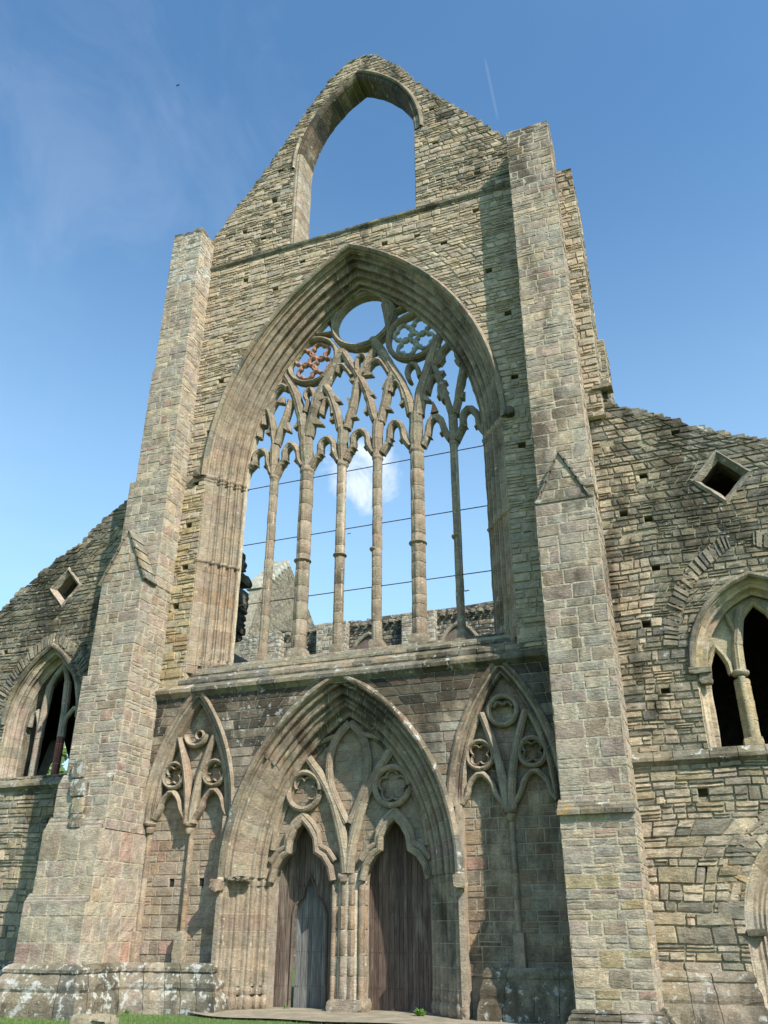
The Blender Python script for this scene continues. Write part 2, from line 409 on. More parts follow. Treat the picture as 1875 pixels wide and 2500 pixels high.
# ---- tracery bars: polyline in (x, z), moulded section, front at y
def bar(mb, pts, w, y, dep, pal, w1=None, closed=False, jit=.0, mix=(0, 0, 0), red=0.):
    # subdivide
    P = []
    n0 = len(pts)
    for i in range(n0 if closed else n0 - 1):
        a, b = pts[i], pts[(i + 1) % n0]; l = math.hypot(b[0] - a[0], b[1] - a[1]); k = max(1, int(l / .22))
        for q in range(k): P.append((a[0] + (b[0] - a[0]) * q / k, a[1] + (b[1] - a[1]) * q / k))
    if not closed: P.append(pts[-1])
    n = len(P); w1 = w if w1 is None else w1; vs = []; cols = []; base = pick(pal, .08, red); run = 0; cnt = 0
    for i in range(n):
        p = P[i - 1] if (i or closed) else P[i]; q = P[(i + 1) % n] if (i < n - 1 or closed) else P[i]
        dx, dz = q[0] - p[0], q[1] - p[1]; l = math.hypot(dx, dz) or 1; nx, nz = -dz / l, dx / l
        a = P[i]; e = 1.
        if 0 < i < n - 1 or closed:
            d1 = (a[0] - p[0], a[1] - p[1]); d2 = (q[0] - a[0], q[1] - a[1]); l1 = math.hypot(*d1) or 1; l2 = math.hypot(*d2) or 1
            cs = max(-.6, (d1[0] * d2[0] + d1[1] * d2[1]) / l1 / l2); e = min(1.5, 1 / math.sqrt((1 + cs) / 2))
        ww = (w + (w1 - w) * i / max(1, n - 1)) * e * U(.96, 1.04); jj = U(-jit, jit)
        sec = [(-.5, .4), (-.46, .24), (-.3, .16), (-.27, .06), (-.13, .03), (0, -.03), (.13, .03), (.27, .06), (.3, .16), (.46, .24), (.5, .4), (.42, .8), (.2, 1.), (-.2, 1.), (-.42, .8)]
        run += 1; brk = run > 2 and rnd() < .45 and 0 < i < n - 1
        tx_, tz_ = dx / l, dz / l
        rows = [(0, 1., base)]
        if brk:
            nb_ = pick(pal, .12, red); mo_ = (.44, .385, .29); rows = [(-.012, 1., base), (-.006, .93, mo_), (.006, .93, mo_), (.012, 1., nb_)]; base = nb_; run = 0
        for off_, sc_, cc_ in rows:
            for s_, d in sec:
                vs.append((a[0] + nx * s_ * ww * sc_ + jj + tx_ * off_, y + (d if sc_ == 1. else d * .9 + .04) * dep + jj, a[1] + nz * s_ * ww * sc_ + tz_ * off_)); cols.append(cc_)
            cnt += 1
    m = 15; n = cnt
    fs = [(i * m + k, i * m + (k + 1) % m, ((i + 1) % n) * m + (k + 1) % m, ((i + 1) % n) * m + k) for i in range(n if closed else n - 1) for k in range(m)]
    if not closed: fs += [tuple(range(m)), tuple((n - 1) * m + k for k in range(m))[::-1]]
    mb.add(vs, fs, cols, mix)
def circ(cx, cz, r, n=28, a0=0, a1=360): return [(cx + r * math.cos(math.radians(a0 + (a1 - a0) * i / n)), cz + r * math.sin(math.radians(a0 + (a1 - a0) * i / n))) for i in range(n + (0 if a1 - a0 >= 360 else 1))]
def cusp(mb, base, tip, w, y, dep, pal):
    bx, bz = base; tx, tz = tip; dx, dz = tx - bx, tz - bz; l = math.hypot(dx, dz) or 1; nx, nz = -dz / l * w / 2, dx / l * w / 2
    c = pick(pal, .08); vs = []
    for yy, s in ((y, .7), (y + dep * .5, 1.15), (y + dep, .7)):
        vs += [(bx + nx * s, yy, bz + nz * s), (bx - nx * s, yy, bz - nz * s), (tx + nx * .12, yy, tz + nz * .12), (tx - nx * .12, yy, tz - nz * .12)]
    fs = [(0, 1, 3, 2), (8, 10, 11, 9), (0, 2, 6, 4), (4, 6, 10, 8), (1, 5, 7, 3), (5, 9, 11, 7), (2, 3, 7, 6), (6, 7, 11, 10)]
    mb.add(vs, fs, c)
def shaft_stack(mb, cx, cy, w, d, z0, z1, pal, lobes=8, amp=.1, bl=(.35, .75), red=0., lean=0.):
    n = 40; z = z0
    while z < z1 - .01:
        zt = min(z1, z + U(*bl));
        if z1 - zt < .15: zt = z1
        col = pick(pal, .12, red); j = U(-.006, .006); k = U(.985, 1.015); mixv = (.28 if rnd() < .3 else .1, 0, U(0, .35))
        lv = [(z + .009, .97), (z + .024, 1.), ((z + zt) / 2, U(.97, 1.02)), (zt - .024, 1.), (zt - .009, .97)]
        vs = []
        for zz, s in lv:
            for i in range(n):
                th = 2 * math.pi * i / n
                lob = 1 - amp + amp * abs(math.cos(th * lobes / 2)) * 1.6
                rr = s * k * lob * (1 + U(-.012, .012))
                vs.append((cx + j + lean * (zz - z0) + w / 2 * math.cos(th) * rr, cy + j + d / 2 * math.sin(th) * rr, zz))
        m = len(lv)
        fs = [(a * n + i, a * n + (i + 1) % n, (a + 1) * n + (i + 1) % n, (a + 1) * n + i) for a in range(m - 1) for i in range(n)] + [tuple(range(n))[::-1], tuple((m - 1) * n + i for i in range(n))]
        mb.add(vs, fs, col, mixv)
        z = zt
    # mortar core
    vs = []
    for zz in (z0, z1):
        for i in range(20): th = 2 * math.pi * i / 20; vs.append((cx + w * .465 * math.cos(th), cy + d * .465 * math.sin(th), zz))
    mb.add(vs, [(i, (i + 1) % 20, 20 + (i + 1) % 20, 20 + i) for i in range(20)], (.46, .40, .30))
def collar(mb, cx, cy, w, d, z, h, col, out=.045, a0=0, a1=360):
    n = 28; vs = []
    lv = [(z - h / 2, 0), (z - h / 4, out * .6), (z, out), (z + h * .25, out * .9), (z + h / 2, 0)]
    for zz, o in lv:
        for i in range(n): th = math.radians(a0 + (a1 - a0) * i / n); vs.append((cx + (w / 2 + o) * math.cos(th), cy + (d / 2 + o) * math.sin(th), zz))
    mb.add(vs, [(a * n + i, a * n + (i + 1) % n, (a + 1) * n + (i + 1) % n, (a + 1) * n + i) for a in range(4) for i in range(n)] + [tuple(range(n))[::-1], tuple(4 * n + i for i in range(n))], col)

# profile extruded along a plan path (strings, plinths); prof = (out, z), path = (x, y) with outward on the right of travel
def plan_sweep(mb, path, prof, colf, bl=(.5, .95), jit=.01, gap=.008, wobble=.012):
    def nrm(a, b):
        dx, dy = b[0] - a[0], b[1] - a[1]; l = math.hypot(dx, dy) or 1; return (dy / l, -dx / l)
    n = len(path); vn = []
    for i in range(n):
        if i == 0: vn.append(nrm(path[0], path[1]))
        elif i == n - 1: vn.append(nrm(path[-2], path[-1]))
        else:
            a, b = nrm(path[i - 1], path[i]), nrm(path[i], path[i + 1]); k = 1 + a[0] * b[0] + a[1] * b[1]
            vn.append(((a[0] + b[0]) / k, (a[1] + b[1]) / k))
    P = len(prof)
    for i in range(n - 1):
        A, B = path[i], path[i + 1]; L0 = math.hypot(B[0] - A[0], B[1] - A[1]); s = 0.; cuts = [0.]
        while True:
            s += U(*bl)
            if s > L0 - bl[0] * .5: cuts.append(L0); break
            cuts.append(s)
        for q in range(len(cuts) - 1):
            c0, c1 = cuts[q] + (gap if q else 0), cuts[q + 1] - (gap if q < len(cuts) - 2 else 0)
            j = U(-jit, jit); col, mix = colf((A[0] + (B[0] - A[0]) * c0 / L0), prof[0][1]); k = max(1, int((c1 - c0) / .2)); vs = []
            for e in range(k + 1):
                t = (c0 + (c1 - c0) * e / k) / L0; x, y = A[0] + (B[0] - A[0]) * t, A[1] + (B[1] - A[1]) * t
                nx, ny = vn[i][0] * (1 - t) + vn[i + 1][0] * t, vn[i][1] * (1 - t) + vn[i + 1][1] * t
                w = 0 if e in (0, k) and (q == 0 or q == len(cuts) - 2) else 1
                for (o, z) in prof:
                    oo = o + (j + U(-wobble, wobble)) * w * (1 if o > 0.01 else 0); vs.append((x + nx * oo, y + ny * oo, z + U(-wobble, wobble) * .25 * w))
            fs = [(e * P + m, e * P + m + 1, (e + 1) * P + m + 1, (e + 1) * P + m) for e in range(k) for m in range(P - 1)] + [tuple(range(P)), tuple(k * P + m for m in range(P))[::-1]]
            mb.add(vs, fs, col, mix)
def voussoirs(mb, A, a0, a1, y, relief, pal, top=1., start=0., n=None, thick=(.09, .2), mixv=(0, 0, 0), sides=(-1, 1)):
    for side in sides:
        arcl = A.R * math.acos(A.c / A.R); t = start
        while t < top - .01:
            t1 = min(top, t + U(*thick) / arcl)
            vs = []; h = relief * U(.5, 1.4); col = pick(pal, .18); e0, e1 = a0 + U(-.03, .02), a1 + U(-.05, .07)
            g = .012 / arcl
            for tt, dd in ((t + g, -.03), (t + g * 2.2, h), (t1 - g * 2.2, h * U(.7, 1.1)), (t1 - g, -.03)):
                for k, a in enumerate((e0, e0 + .02, (e0 + e1) / 2, e1 - .02, e1)):
                    x, z = A.pt(side, min(tt, 1), a); vs.append((x, y - (dd if 0 < k < 4 else -.03) + U(-.008, .008), z))
            mb.add(vs, [(r * 5 + k, r * 5 + k + 1, r * 5 + k + 6, r * 5 + k + 5) for r in range(3) for k in range(4)], col, mixv)
            t = t1

#================================================================= THE ABBEY FRONT
abbey = empty('ruined_abbey', 'tall roofless abbey front of weathered stone, one great traceried window above its twin doors', 'ruined abbey')
WIN = Arch(0, 4.83, 8.5, 17.6, 9.9)                # inner edge of the great window
JW = 1.0                                            # width of its splayed jamb
GW = Arch(.15, 2.7, 4.75, 33.1, 28.42)               # opening in the gable
POR = Arch(0, 2.55, 4.55, 3.4, -.1)
NICH = {-1: Arch(-5.17, 1.36, 3.72, 5.1, 1.05), 1: Arch(5.17, 1.36, 3.72, 5.1, 1.05)}

# ---- colour rules for the stones
def dirt(x, z): return noise.noise(Vector((x * .35, z * .3, 3.1)))
def c_upper(x, z):
    j = .16
    if x < -5.9 and z < 17.5 and rnd() < .8: c = pick(OCHRE, j)
    elif z > 28.4 and rnd() < .45: c = pick(GREY + BUFF, j)
    else: c = pick(BUFF, j)
    wl = .1 + (.3 if rnd() < .06 else 0); og = 0
    if z > 28.3: og = .25 if x < -4.5 else .06
    st = .1 + .5 * max(0, dirt(x, z)) + (.25 if z > 33 else 0) + (.35 if (z > 29 and x > 4) else 0)
    return c, (wl, og, st)
def c_lower(x, z):
    wl = .12 + (.28 if (x < 0 and z > 5.5) else .05); st = .25 + .3 * dirt(x, z)
    if z > 5.2:
        if x > 1.3: c = pick(PINK + BROWN + ASH, .15); st += .3
        else: c = pick(BROWN + ASH[:2] + MOULD[:2], .18); st += .3
        if z > 8.3: st += .2
    else: c = pick(PINK, .13, .05); st -= .15
    return c, (wl, 0, st)
def c_niche(x, z):
    return pick(PINK[2:] + PINK[5:] + ASH[:3] if x < 0 else PINK, .13, .05), (.08, 0, .1 + (.2 if x > 0 else 0) + (.2 if x > 0 and z < 2.6 else 0))  # right niche darker, most at its foot: shade put into the stone colour
def c_ash(x, z):
    wl, og, st = .14, .03, .2 + .35 * max(0, dirt(x * 2, z * .8)) + (.12 if x > 0 else 0)
    if z > 26.8: wl, og, st = .72 if x < 0 else .2, .4 if z > 28.6 else .25, .62 if x > 0 else .15
    elif z > 24: og = .2
    if x < 0 and z < 6.5: wl = .22
    return pick(ASH + BUFF[:3] if z > 14 else ASH * 2 + PINK[:1] + PINK[5:], .11, .018), (wl, og, st)
def c_aisle(x, z):
    low = z < 6.2
    if low: c = pick([(.34, .285, .19), (.31, .255, .165), (.36, .3, .2)] + BUFF[:4] + GREY[:3] + ASH[:1], .18)
    else: c = pick(GREY + (BUFF[:3] if abs(x) < 10 else []), .18)
    if x > 0 and x < 9.8 and rnd() < .5: c = pick(BUFF, .15)
    st = .3 if low else .42
    st += .3 * dirt(x, z) + (.18 if z > 12 else 0)
    return c, (.24 if not low else .1, .16 if z > 12 else .02, st)
def c_mould(x, z):
    st = (.04 + (.2 if z > 21.5 else 0) + (.3 if z > 24 else 0)) if x < 0 else (.25 + (.2 if z > 19 else 0)); pal = MOULD + PINK[2:3] if z > 14.2 else PINK[:3] + PINK[4:]
    return pick(pal, .1), (.1, 0, st)
def c_pmould(x, z):
    st = .24 + (.2 if z > 5.5 else 0) + (.25 if z > 7.2 else 0); return pick(MOULD + PINK[:1] if z < 6 else MOULD, .12, .03), (.24 if z > 5 else .12, 0, st)

# ---- main wall, upper part
main = MB()
putl = [(-4.9, 27.1), (1.5, 27.0), (4.0, 26.2), (5.35, 27.4), (5.7, 24.2), (-3.4, 26.1), (-6.35, 15.6), (-6.3, 13.9), (-6.5, 12.4), (-5.6, 24.0), (-6.25, 17.4), (-5.9, 19.6), (-5.6, 22.0),
        (6.3, 22.0), (6.35, 19.2), (6.4, 16.4), (6.35, 13.2), (2.9, 26.9), (-2.2, 27.3)]
ph = [[(x - .13, z - .12), (x + .13, z - .12), (x + .13, z + .12), (x - .13, z + .12)] for x, z in putl]
gph = [[(x - .13, z - .13), (x + .13, z - .13), (x + .13, z + .13), (x - .13, z + .13)] for x, z in [(-4.2, 29.3), (-3.8, 31.4), (-3.6, 33.2), (3.9, 29.6), (3.8, 31.9), (3.7, 34.0), (5.5, 29.4), (-5.2, 30.0)]]
winout = WIN.outline(JW - .03, 18, 9.3)
outer_up = [(-6.95, 9.3), (8.6, 9.3), (8.6, 17.2), (9.15, 17.2), (9.2, 28.25), (-6.95, 28.25)]
masonry(main, [outer_up, winout] + ph, courses(9.3, 28.2, .13, .36), front(0), (.2, .8), .042, c_upper, .012, .014, .014, .42, .01)
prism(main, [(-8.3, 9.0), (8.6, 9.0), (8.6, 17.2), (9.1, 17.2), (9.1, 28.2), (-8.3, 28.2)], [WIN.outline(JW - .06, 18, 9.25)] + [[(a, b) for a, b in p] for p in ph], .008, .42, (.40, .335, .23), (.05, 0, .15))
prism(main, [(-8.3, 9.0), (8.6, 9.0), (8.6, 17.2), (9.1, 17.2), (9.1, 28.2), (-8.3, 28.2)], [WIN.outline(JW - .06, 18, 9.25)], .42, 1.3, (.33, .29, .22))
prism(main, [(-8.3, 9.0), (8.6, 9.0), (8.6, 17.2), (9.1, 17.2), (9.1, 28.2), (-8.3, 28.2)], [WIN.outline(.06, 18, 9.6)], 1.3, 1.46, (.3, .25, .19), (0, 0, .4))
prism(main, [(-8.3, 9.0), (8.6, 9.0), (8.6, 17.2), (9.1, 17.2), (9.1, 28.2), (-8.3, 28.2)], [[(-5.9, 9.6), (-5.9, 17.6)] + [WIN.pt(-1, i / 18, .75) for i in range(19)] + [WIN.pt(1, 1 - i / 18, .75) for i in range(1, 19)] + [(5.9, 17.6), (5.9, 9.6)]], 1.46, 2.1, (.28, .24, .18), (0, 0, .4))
prism(main, [(-8.3, 9.0), (8.6, 9.0), (8.6, 17.2), (9.1, 17.2), (9.1, 28.2), (-8.3, 28.2)], [[(-5.9, 9.6), (-5.9, 17.6)] + [WIN.pt(-1, i / 18, .06) for i in range(19)] + [WIN.pt(1, 1 - i / 18, .06) for i in range(1, 19)] + [(5.9, 17.6), (5.9, 9.6)]], 1.45, 2.1, (.33, .29, .22), (0, 0, .3)) if False else None
# soffit stones of the rear arch
sf = MB(); WINA = Arch(0, 4.83, 8.5, 17.6, 17.6); sweep_arch(sf, WIN, [(.1, 1.28), (0, 1.33), (0, 1.48), (.1, 1.5)], lambda x, z: (pick(MOULD, .1), (0, 0, .2)), (.3, .6), foot=10.3, top=.001); sweep_arch(sf, WINA, [(.1, 1.28), (0, 1.34), (0, 1.6), (.3, 1.8), (.7, 2.12)], lambda x, z: (pick(GREY + BROWN, .15), (0, 0, .6 if z > 19 else .1)), (.25, .45), foot=17.6)
# ---- main wall, lower part
nic_hole = {}
for s in (-1, 1):
    xa, xb = (-6.9, -3.78) if s < 0 else (3.78, 6.9)
    o = NICH[s].outline(.06, 12, 5.1)[0:]
    nic_hole[s] = [(xa, 1.0), (xa, 5.1)] + NICH[s].outline(.06, 12, 5.2) + [(xb, 5.1), (xb, 1.0)]
    nic_hole[s] = [p for i, p in enumerate(nic_hole[s]) if True]
low_outer = [(-6.95, -.2), (7.0, -.2), (7.0, 9.25), (-6.95, 9.25)]
por_hole = POR.outline(1.12, 16, -.25)
# below the springing, portal and niches leave only their own jambs: lay wall stones above z 5.1 and cut by arcs
masonry(main, [[(-6.95, 5.1), (7.0, 5.1), (7.0, 9.2), (-6.95, 9.2)], [p for p in POR.outline(1.12, 16, 3.4)], NICH[-1].outline(.25, 12, 5.1), NICH[1].outline(.25, 12, 5.1)],
        courses(5.1, 9.2, .27, .34), front(0), (.38, .95), .014, c_lower, .007, .003, .004)
prism(main, [(-6.95, 5.0), (7.0, 5.0), (7.0, 9.2), (-6.95, 9.2)], [POR.outline(1.1, 16, 5.02), NICH[-1].outline(.2, 12, 5.02), NICH[1].outline(.2, 12, 5.02)], .012, .5, (.3, .25, .19), (0, 0, .3)) if False else None
def col_prism(polys, y0, y1, col, z0, z1, dz=.12, mix=(0, 0, 0)):
    """solid wall between holes, laid in thin lifts (even-odd outline)"""
    z = z0
    while z < z1 - 1e-4:
        zz = min(z1, z + dz); m = scan(polys, (z + zz) / 2)
        for a, b in m: box(main, a, b, y0, y1, z, zz, col, mix)
        z = zz
col_prism([[(-6.95, 5.1), (7.0, 5.1), (7.0, 9.2), (-6.95, 9.2)], POR.outline(1.08, 16, 3.4), NICH[-1].outline(.16, 12, 5.1), NICH[1].outline(.16, 12, 5.1)], .012, .5, (.3, .26, .2), 5.1, 9.2, .06, (.1, 0, .3))
# body of the wall behind everything
prism(main, [(-8.3, -.3), (8.6, -.3), (8.6, 9.0), (-8.3, 9.0)], [POR.outline(1.0, 16, -.29)], .5, 1.42, (.3, .26, .2))
# portal flanks between portal jamb and niche, below the springing
for s in (-1, 1):
    xa, xb = sorted((s * 3.68, s * 3.82))
    box(main, xa, xb, -.02, .5, -.2, 5.15, (.34, .28, .21))
main_o = main.build('nave_wall', abbey)
tag(main_o, 'rubble nave wall around the great window')
sf.build('rear_arch', main_o)

# ---- sill and strings
sill = MB()
def c_sill(x, z): return pick(GREY + MOULD[:2], .15), (.36, .06, .3 + (.3 if x > 2 else 0))
plan_sweep(sill, [(-6.8, .0), (6.95, .0)], [(0, 9.02), (.1, 9.1), (.2, 9.16), (.22, 9.27), (.14, 9.34), (.0, 9.44), (0, 9.46), (-.1, 9.46)], c_sill)
plan_sweep(sill, [(-6.0, .0), (6.1, .0)], [(0, 9.44), (.03, 9.5), (.02, 9.62), (-.25, 9.78), (-.27, 9.82)], c_sill)
plan_sweep(sill, [(-5.75, .3), (5.85, .3)], [(0, 9.76), (.06, 9.84), (.05, 9.92), (-.3, 10.12), (-.32, 10.14)], c_sill)
plan_sweep(sill, [(-5.4, .65), (5.5, .65)], [(0, 10.05), (.06, 10.14), (.04, 10.22), (-.35, 10.36), (-1.3, 10.42)], c_sill)
box(sill, -6.0, 6.1, .02, 2.1, 9.0, 9.6, (.3, .27, .2)); box(sill, -5.7, 5.8, .32, 2.1, 9.6, 10.05, (.3, .27, .2))
sill.build('window_sill', abbey)
gs = MB(); plan_sweep(gs, [(-6.75, 0), (7.0, 0)], [(0, 28.08), (.12, 28.2), (.14, 28.28), (.1, 28.33), (-.02, 28.42), (-.3, 28.43), (-1.15, 28.43)], lambda x, z: (pick(GREY, .15), (.2, .1, .4)))
gs.build('string_course', abbey)

# ---- gable
gab = MB()
gpts = [(-6.95, 28.4), (-6.95, 29.8), (-6.58, 30.35), (-6.1, 31.1), (-5.56, 31.9), (-4.7, 33.0), (-3.9, 34.25), (-2.75, 36.1), (-1.95, 37.3), (-1.12, 38.5), (-.6, 38.95), (-.18, 39.22), (.4, 39.28), (.85, 39.15), (1.5, 38.45), (2.1, 37.6),
        (2.9, 36.2), (3.67, 35.0), (4.3, 34.25), (5.08, 33.2), (5.9, 32.0), (6.5, 31.2), (7.0, 30.6), (7.0, 28.4)]
GH = [(GW.cx - GW.hw - .28, 28.4)] + [GW.pt(-1, i / 14, .28) for i in range(15)] + [GW.pt(1, 1 - i / 14, .28) for i in range(1, 15)] + [(GW.cx + GW.hw + .28, 33.1), (GW.cx + GW.hw + .02, 33.0), (GW.cx + GW.hw + .02, 28.4)]
masonry(gab, [gpts, GH] + gph, courses(28.42, 39.25, .12, .3), front(0), (.18, .65), .045, c_upper, .014, .014, .016, .3, .01)
GH2 = [(GW.cx - GW.hw - .24, 28.43)] + [GW.pt(-1, i / 14, .24) for i in range(15)] + [GW.pt(1, 1 - i / 14, .24) for i in range(1, 15)] + [(GW.cx + GW.hw + .24, 33.1), (GW.cx + GW.hw + .04, 33.0), (GW.cx + GW.hw + .04, 28.43)]
inner_g = [(x * .992 + .001, min(z, z - .1) if z > 28.5 else z) for x, z in gpts]
prism(gab, inner_g, [GH2] + gph, .012, .4, (.38, .33, .235), (.1, .1, .3)); prism(gab, inner_g, [GH2], .4, 1.15, (.36, .32, .24), (.1, .1, .3))
# ragged capping stones on the broken skyline
for i in range(1, len(gpts) - 1):
    (x0, z0), (x1, z1) = gpts[i], gpts[i + 1] if i + 1 < len(gpts) - 1 else gpts[i]
    L0 = math.hypot(x1 - x0, z1 - z0); k = int(L0 / .16)
    for q in range(k):
        t = (q + rnd() * .6) / max(1, k); x, z = x0 + (x1 - x0) * t, z0 + (z1 - z0) * t
        if z < 30: continue
        w, h = U(.12, .3), U(.07, .15)
        for yy in (U(-.03, .02), U(.4, .7)):
            rough_box(gab, x - w, x + w, yy, yy + U(.35, .5), z - h - .08, z + h * U(0, .5) - .06, pick(GREY, .2), (.2, .3 if x < -3 else .12, .4), .02, 2)
gab_o = gab.build('gable', abbey); tag(gab_o, 'broken triangular gable with an empty pointed opening')
ga = MB(); gprof = [(.3, -.03), (.22, -.05), (.16, -.02), (.1, -.035), (.05, .0), (0, .08), (0, .35), (0, .6), (0, .9), (.02, 1.16), (.3, 1.17)]
gcol = lambda x, z: (pick(ASH + MOULD if z < 33.5 else GREY + MOULD, .15), (.1, 0, .1 + (.75 if z > 33.8 else 0)))
sweep_arch(ga, GW, gprof, gcol, (.28, .55), sides=(-1,)); sweep_arch(ga, Arch(.15, 2.7, 4.75, 33.1, 33.1), gprof, gcol, (.28, .55), sides=(1,))
masonry(ga, [[(.02, 28.45), (1.14, 28.45), (1.14, 33.1), (.02, 33.1)]], courses(28.45, 33.1, .15, .3, 8), lambda u, v, d: (GW.cx + GW.hw + .02 - d, u, v), (.25, .6), .02, c_upper, .012, .01, .01)
# broken hood over the opening
HG = Arch(.15, 2.98, 5.0, 33.1, 33.1); hp = [(0, .0), (.0, -.1), (.06, -.16), (.14, -.12), (.2, -.02), (.22, .02)]
sweep_arch(ga, HG, hp, lambda x, z: (pick(GREY, .12), (.1, 0, .3)), (.4, .7), sides=(1,), foot=33.1)
sweep_arch(ga, HG, hp, lambda x, z: (pick(ASH, .12), (.1, 0, .2)), (.4, .7), sides=(-1,), foot=33.0, top=.28)
ga.build('gable_opening_frame', gab_o)

# ---- buttresses
def wall_box(mb, x0, x1, yf, yb, z0, z1, cs, colf, lens=(.28, .85), relief=.014, gap=.012, wob=.011, rough=.009, split=.2, faces='frl'):
    if 'f' in faces: masonry(mb, [[(x0, z0), (x1, z0), (x1, z1), (x0, z1)]], cs, front(yf), lens, relief, colf, gap, wob, rough, split, 0, (relief * .8, relief * .8))
    if 'r' in faces: masonry(mb, [[(yf, z0), (yb, z0), (yb, z1), (yf, z1)]], cs, side_r(x1), lens, relief, lambda u, v: colf(x1, v), gap, wob, rough, split, 0, (relief * .8, 0))
    if 'l' in faces: masonry(mb, [[(yf, z0), (yb, z0), (yb, z1), (yf, z1)]], cs, side_l(x0), lens, relief, lambda u, v: colf(x0, v), gap, wob, rough, split, 0, (relief * .8, 0))
    box(mb, x0 + .003, x1 - .003, yf + .003, yb, z0, z1, (.45, .385, .285), (.08, 0, .12))
def stage_list(mb, stages, colf, seed, split=.22):
    for (x0, x1, yf, yb, z0, z1, h0, h1) in stages:
        wall_box(mb, x0, x1, yf, yb, z0, z1, courses(z0, z1, h0, h1, seed), colf, split=split); seed += 1
def slope_cap(mb, x0, x1, yf, yb, zl, zh, colf, ov=.06):
    n = 3
    for k in range(n):
        ya, yb_ = yf - ov + (yb - yf + ov) * k / n, yf - ov + (yb - yf + ov) * (k + 1) / n + .03
        za, zb = zl + (zh - zl) * k / n, zl + (zh - zl) * (k + 1) / n
        x = x0 - ov
        while x < x1 + ov - .05:
            xe = min(x1 + ov, x + U(.35, .6)); xe = x1 + ov if x1 + ov - xe < .2 else xe
            c, m = colf(x, zl); j = U(-.008, .008)
            vs = [(x + .006, ya + j, za - .09), (xe - .006, ya + j, za - .09), (xe - .006, ya + j, za + .02), (x + .006, ya + j, za + .02),
                  (x + .006, yb_, za - .09), (xe - .006, yb_, za - .09), (xe - .006, yb_, zb + .0), (x + .006, yb_, zb + .0)]
            mb.add(vs, [(0, 1, 2, 3), (3, 2, 6, 7), (7, 6, 5, 4), (0, 3, 7, 4), (1, 5, 6, 2), (0, 4, 5, 1)], c, m); x = xe
def rag_top(mb, x0, x1, y0, y1, z, n, colf, hmax=.3):
    for i in range(n):
        x, y = U(x0, x1), U(y0, y1); w, d, h = U(.12, .26), U(.12, .26), U(.08, hmax); c, m = colf(x, z)
        x = min(max(x, x0 + w), x1 - w); y = min(max(y, y0 + d), y1 - d)
        rough_box(mb, x - w, x + w, y - d, y + d, z - .1, z + h * .55, c, m, .02, 2)
def gablet(mb, x0, x1, yf, yb, zb, zp, colf, overhang=.07):
    xm = (x0 + x1) / 2
    masonry(mb, [[(x0, zb), (x1, zb), (xm, zp)]], courses(zb, zp, .26, .36, 5), front(yf), (.3, .5), .02, colf, .011, .006, .008)
    mb.add([(x0 + .01, yf + .004, zb), (x1 - .01, yf + .004, zb), (xm, yf + .004, zp - .02), (x0 + .01, yb, zb), (x1 - .01, yb, zb), (xm, yb, zp - .02)],
           [(0, 1, 2), (0, 2, 5, 3), (1, 4, 5, 2)], (.4, .35, .26))
    for s in (-1, 1):            # coping slabs, in lapped courses
        n = 5; xa = x0 if s < 0 else x1
        for k in range(n):
            f0, f1 = k / n, (k + 1) / n + .04
            ax, az = xa + s * overhang + (xm - xa - s * overhang) * f0, zb - .1 + (zp - zb + .1) * f0
            bx, bz = xa + s * overhang + (xm - xa - s * overhang) * min(1, f1), zb - .1 + (zp - zb + .1) * min(1, f1)
            nx, nz = s * .83, .55; th0, th1 = .075, .03
            c = pick(GREY, .15); m = (.35, .28, .3); ff = yf - .07
            vs = [(ax, ff, az), (ax + nx * th0, ff, az + nz * th0), (bx + nx * th1, ff, bz + nz * th1), (bx, ff, bz), (ax, yb, az), (ax + nx * th0, yb, az + nz * th0), (bx + nx * th1, yb, bz + nz * th1), (bx, yb, bz)]
            mb.add(vs, [(0, 1, 2, 3), (4, 7, 6, 5), (1, 5, 6, 2), (0, 4, 5, 1), (3, 2, 6, 7), (0, 3, 7, 4)], c, m)
bl = MB()
stage_list(bl, [(-8.2, -6.72, -1.0, .3, 22.5, 29.75, .15, .42), (-8.26, -6.7, -1.02, .3, 17.3, 22.5, .16, .5), (-8.5, -6.72, -1.04, .3, 12.9, 17.3, .24, .55)], c_ash, 11)
stage_list(bl, [(-8.5, -6.78, -1.68, -1.0, 9.6, 12.95, .28, .44), (-8.66, -6.78, -1.7, .4, 6.1, 9.6, .26, .4), (-8.8, -6.78, -1.84, .4, 4.7, 6.1, .3, .42)], c_ash, 41)
stage_list(bl, [(-8.56, -6.76, -1.03, .3, 9.6, 12.95, .26, .38)], c_ash, 51)
def c_low(x, z):
    c = pick(ASH * 2 + PINK[2:3], .1, .02); return (c[0] * 1.1, c[1] * 1.09, c[2] * 1.07), (.16, 0, .04)
stage_list(bl, [(-9.03, -6.78, -2.2, .4, 1.0, 2.7, .45, .85), (-8.92, -6.78, -2.03, .4, 2.7, 4.72, .4, .7)], c_low, 61, .02)
slope_cap(bl, -9.03, -6.78, -2.2, -2.03, 2.7, 2.95, lambda x, z: (pick(ASH, .1), (.15, 0, .1)), .0)
for (x_, z_, w_, h_) in ((-8.1, 6.55, .22, .3), (-7.95, 5.95, .26, .26), (-7.85, 5.4, .2, .24), (-7.75, 4.95, .2, .2)):   # remains of an old weathering
    rough_box(bl, x_ - w_, x_ + w_, -1.9 - .09 * (z_ < 6) - .1 * (z_ < 5.1), -1.6, z_ - h_, z_ + h_, pick(GREY, .1), (.6, .1, .15), .012, 4)
gablet(bl, -8.5, -6.78, -1.68, -1.0, 12.93, 14.85, c_ash)
slope_cap(bl, -8.9, -6.8, -2.02, -1.84, 4.72, 5.1, lambda x, z: (pick(ASH + GREY, .12), (.35, .05, .2)), .0)
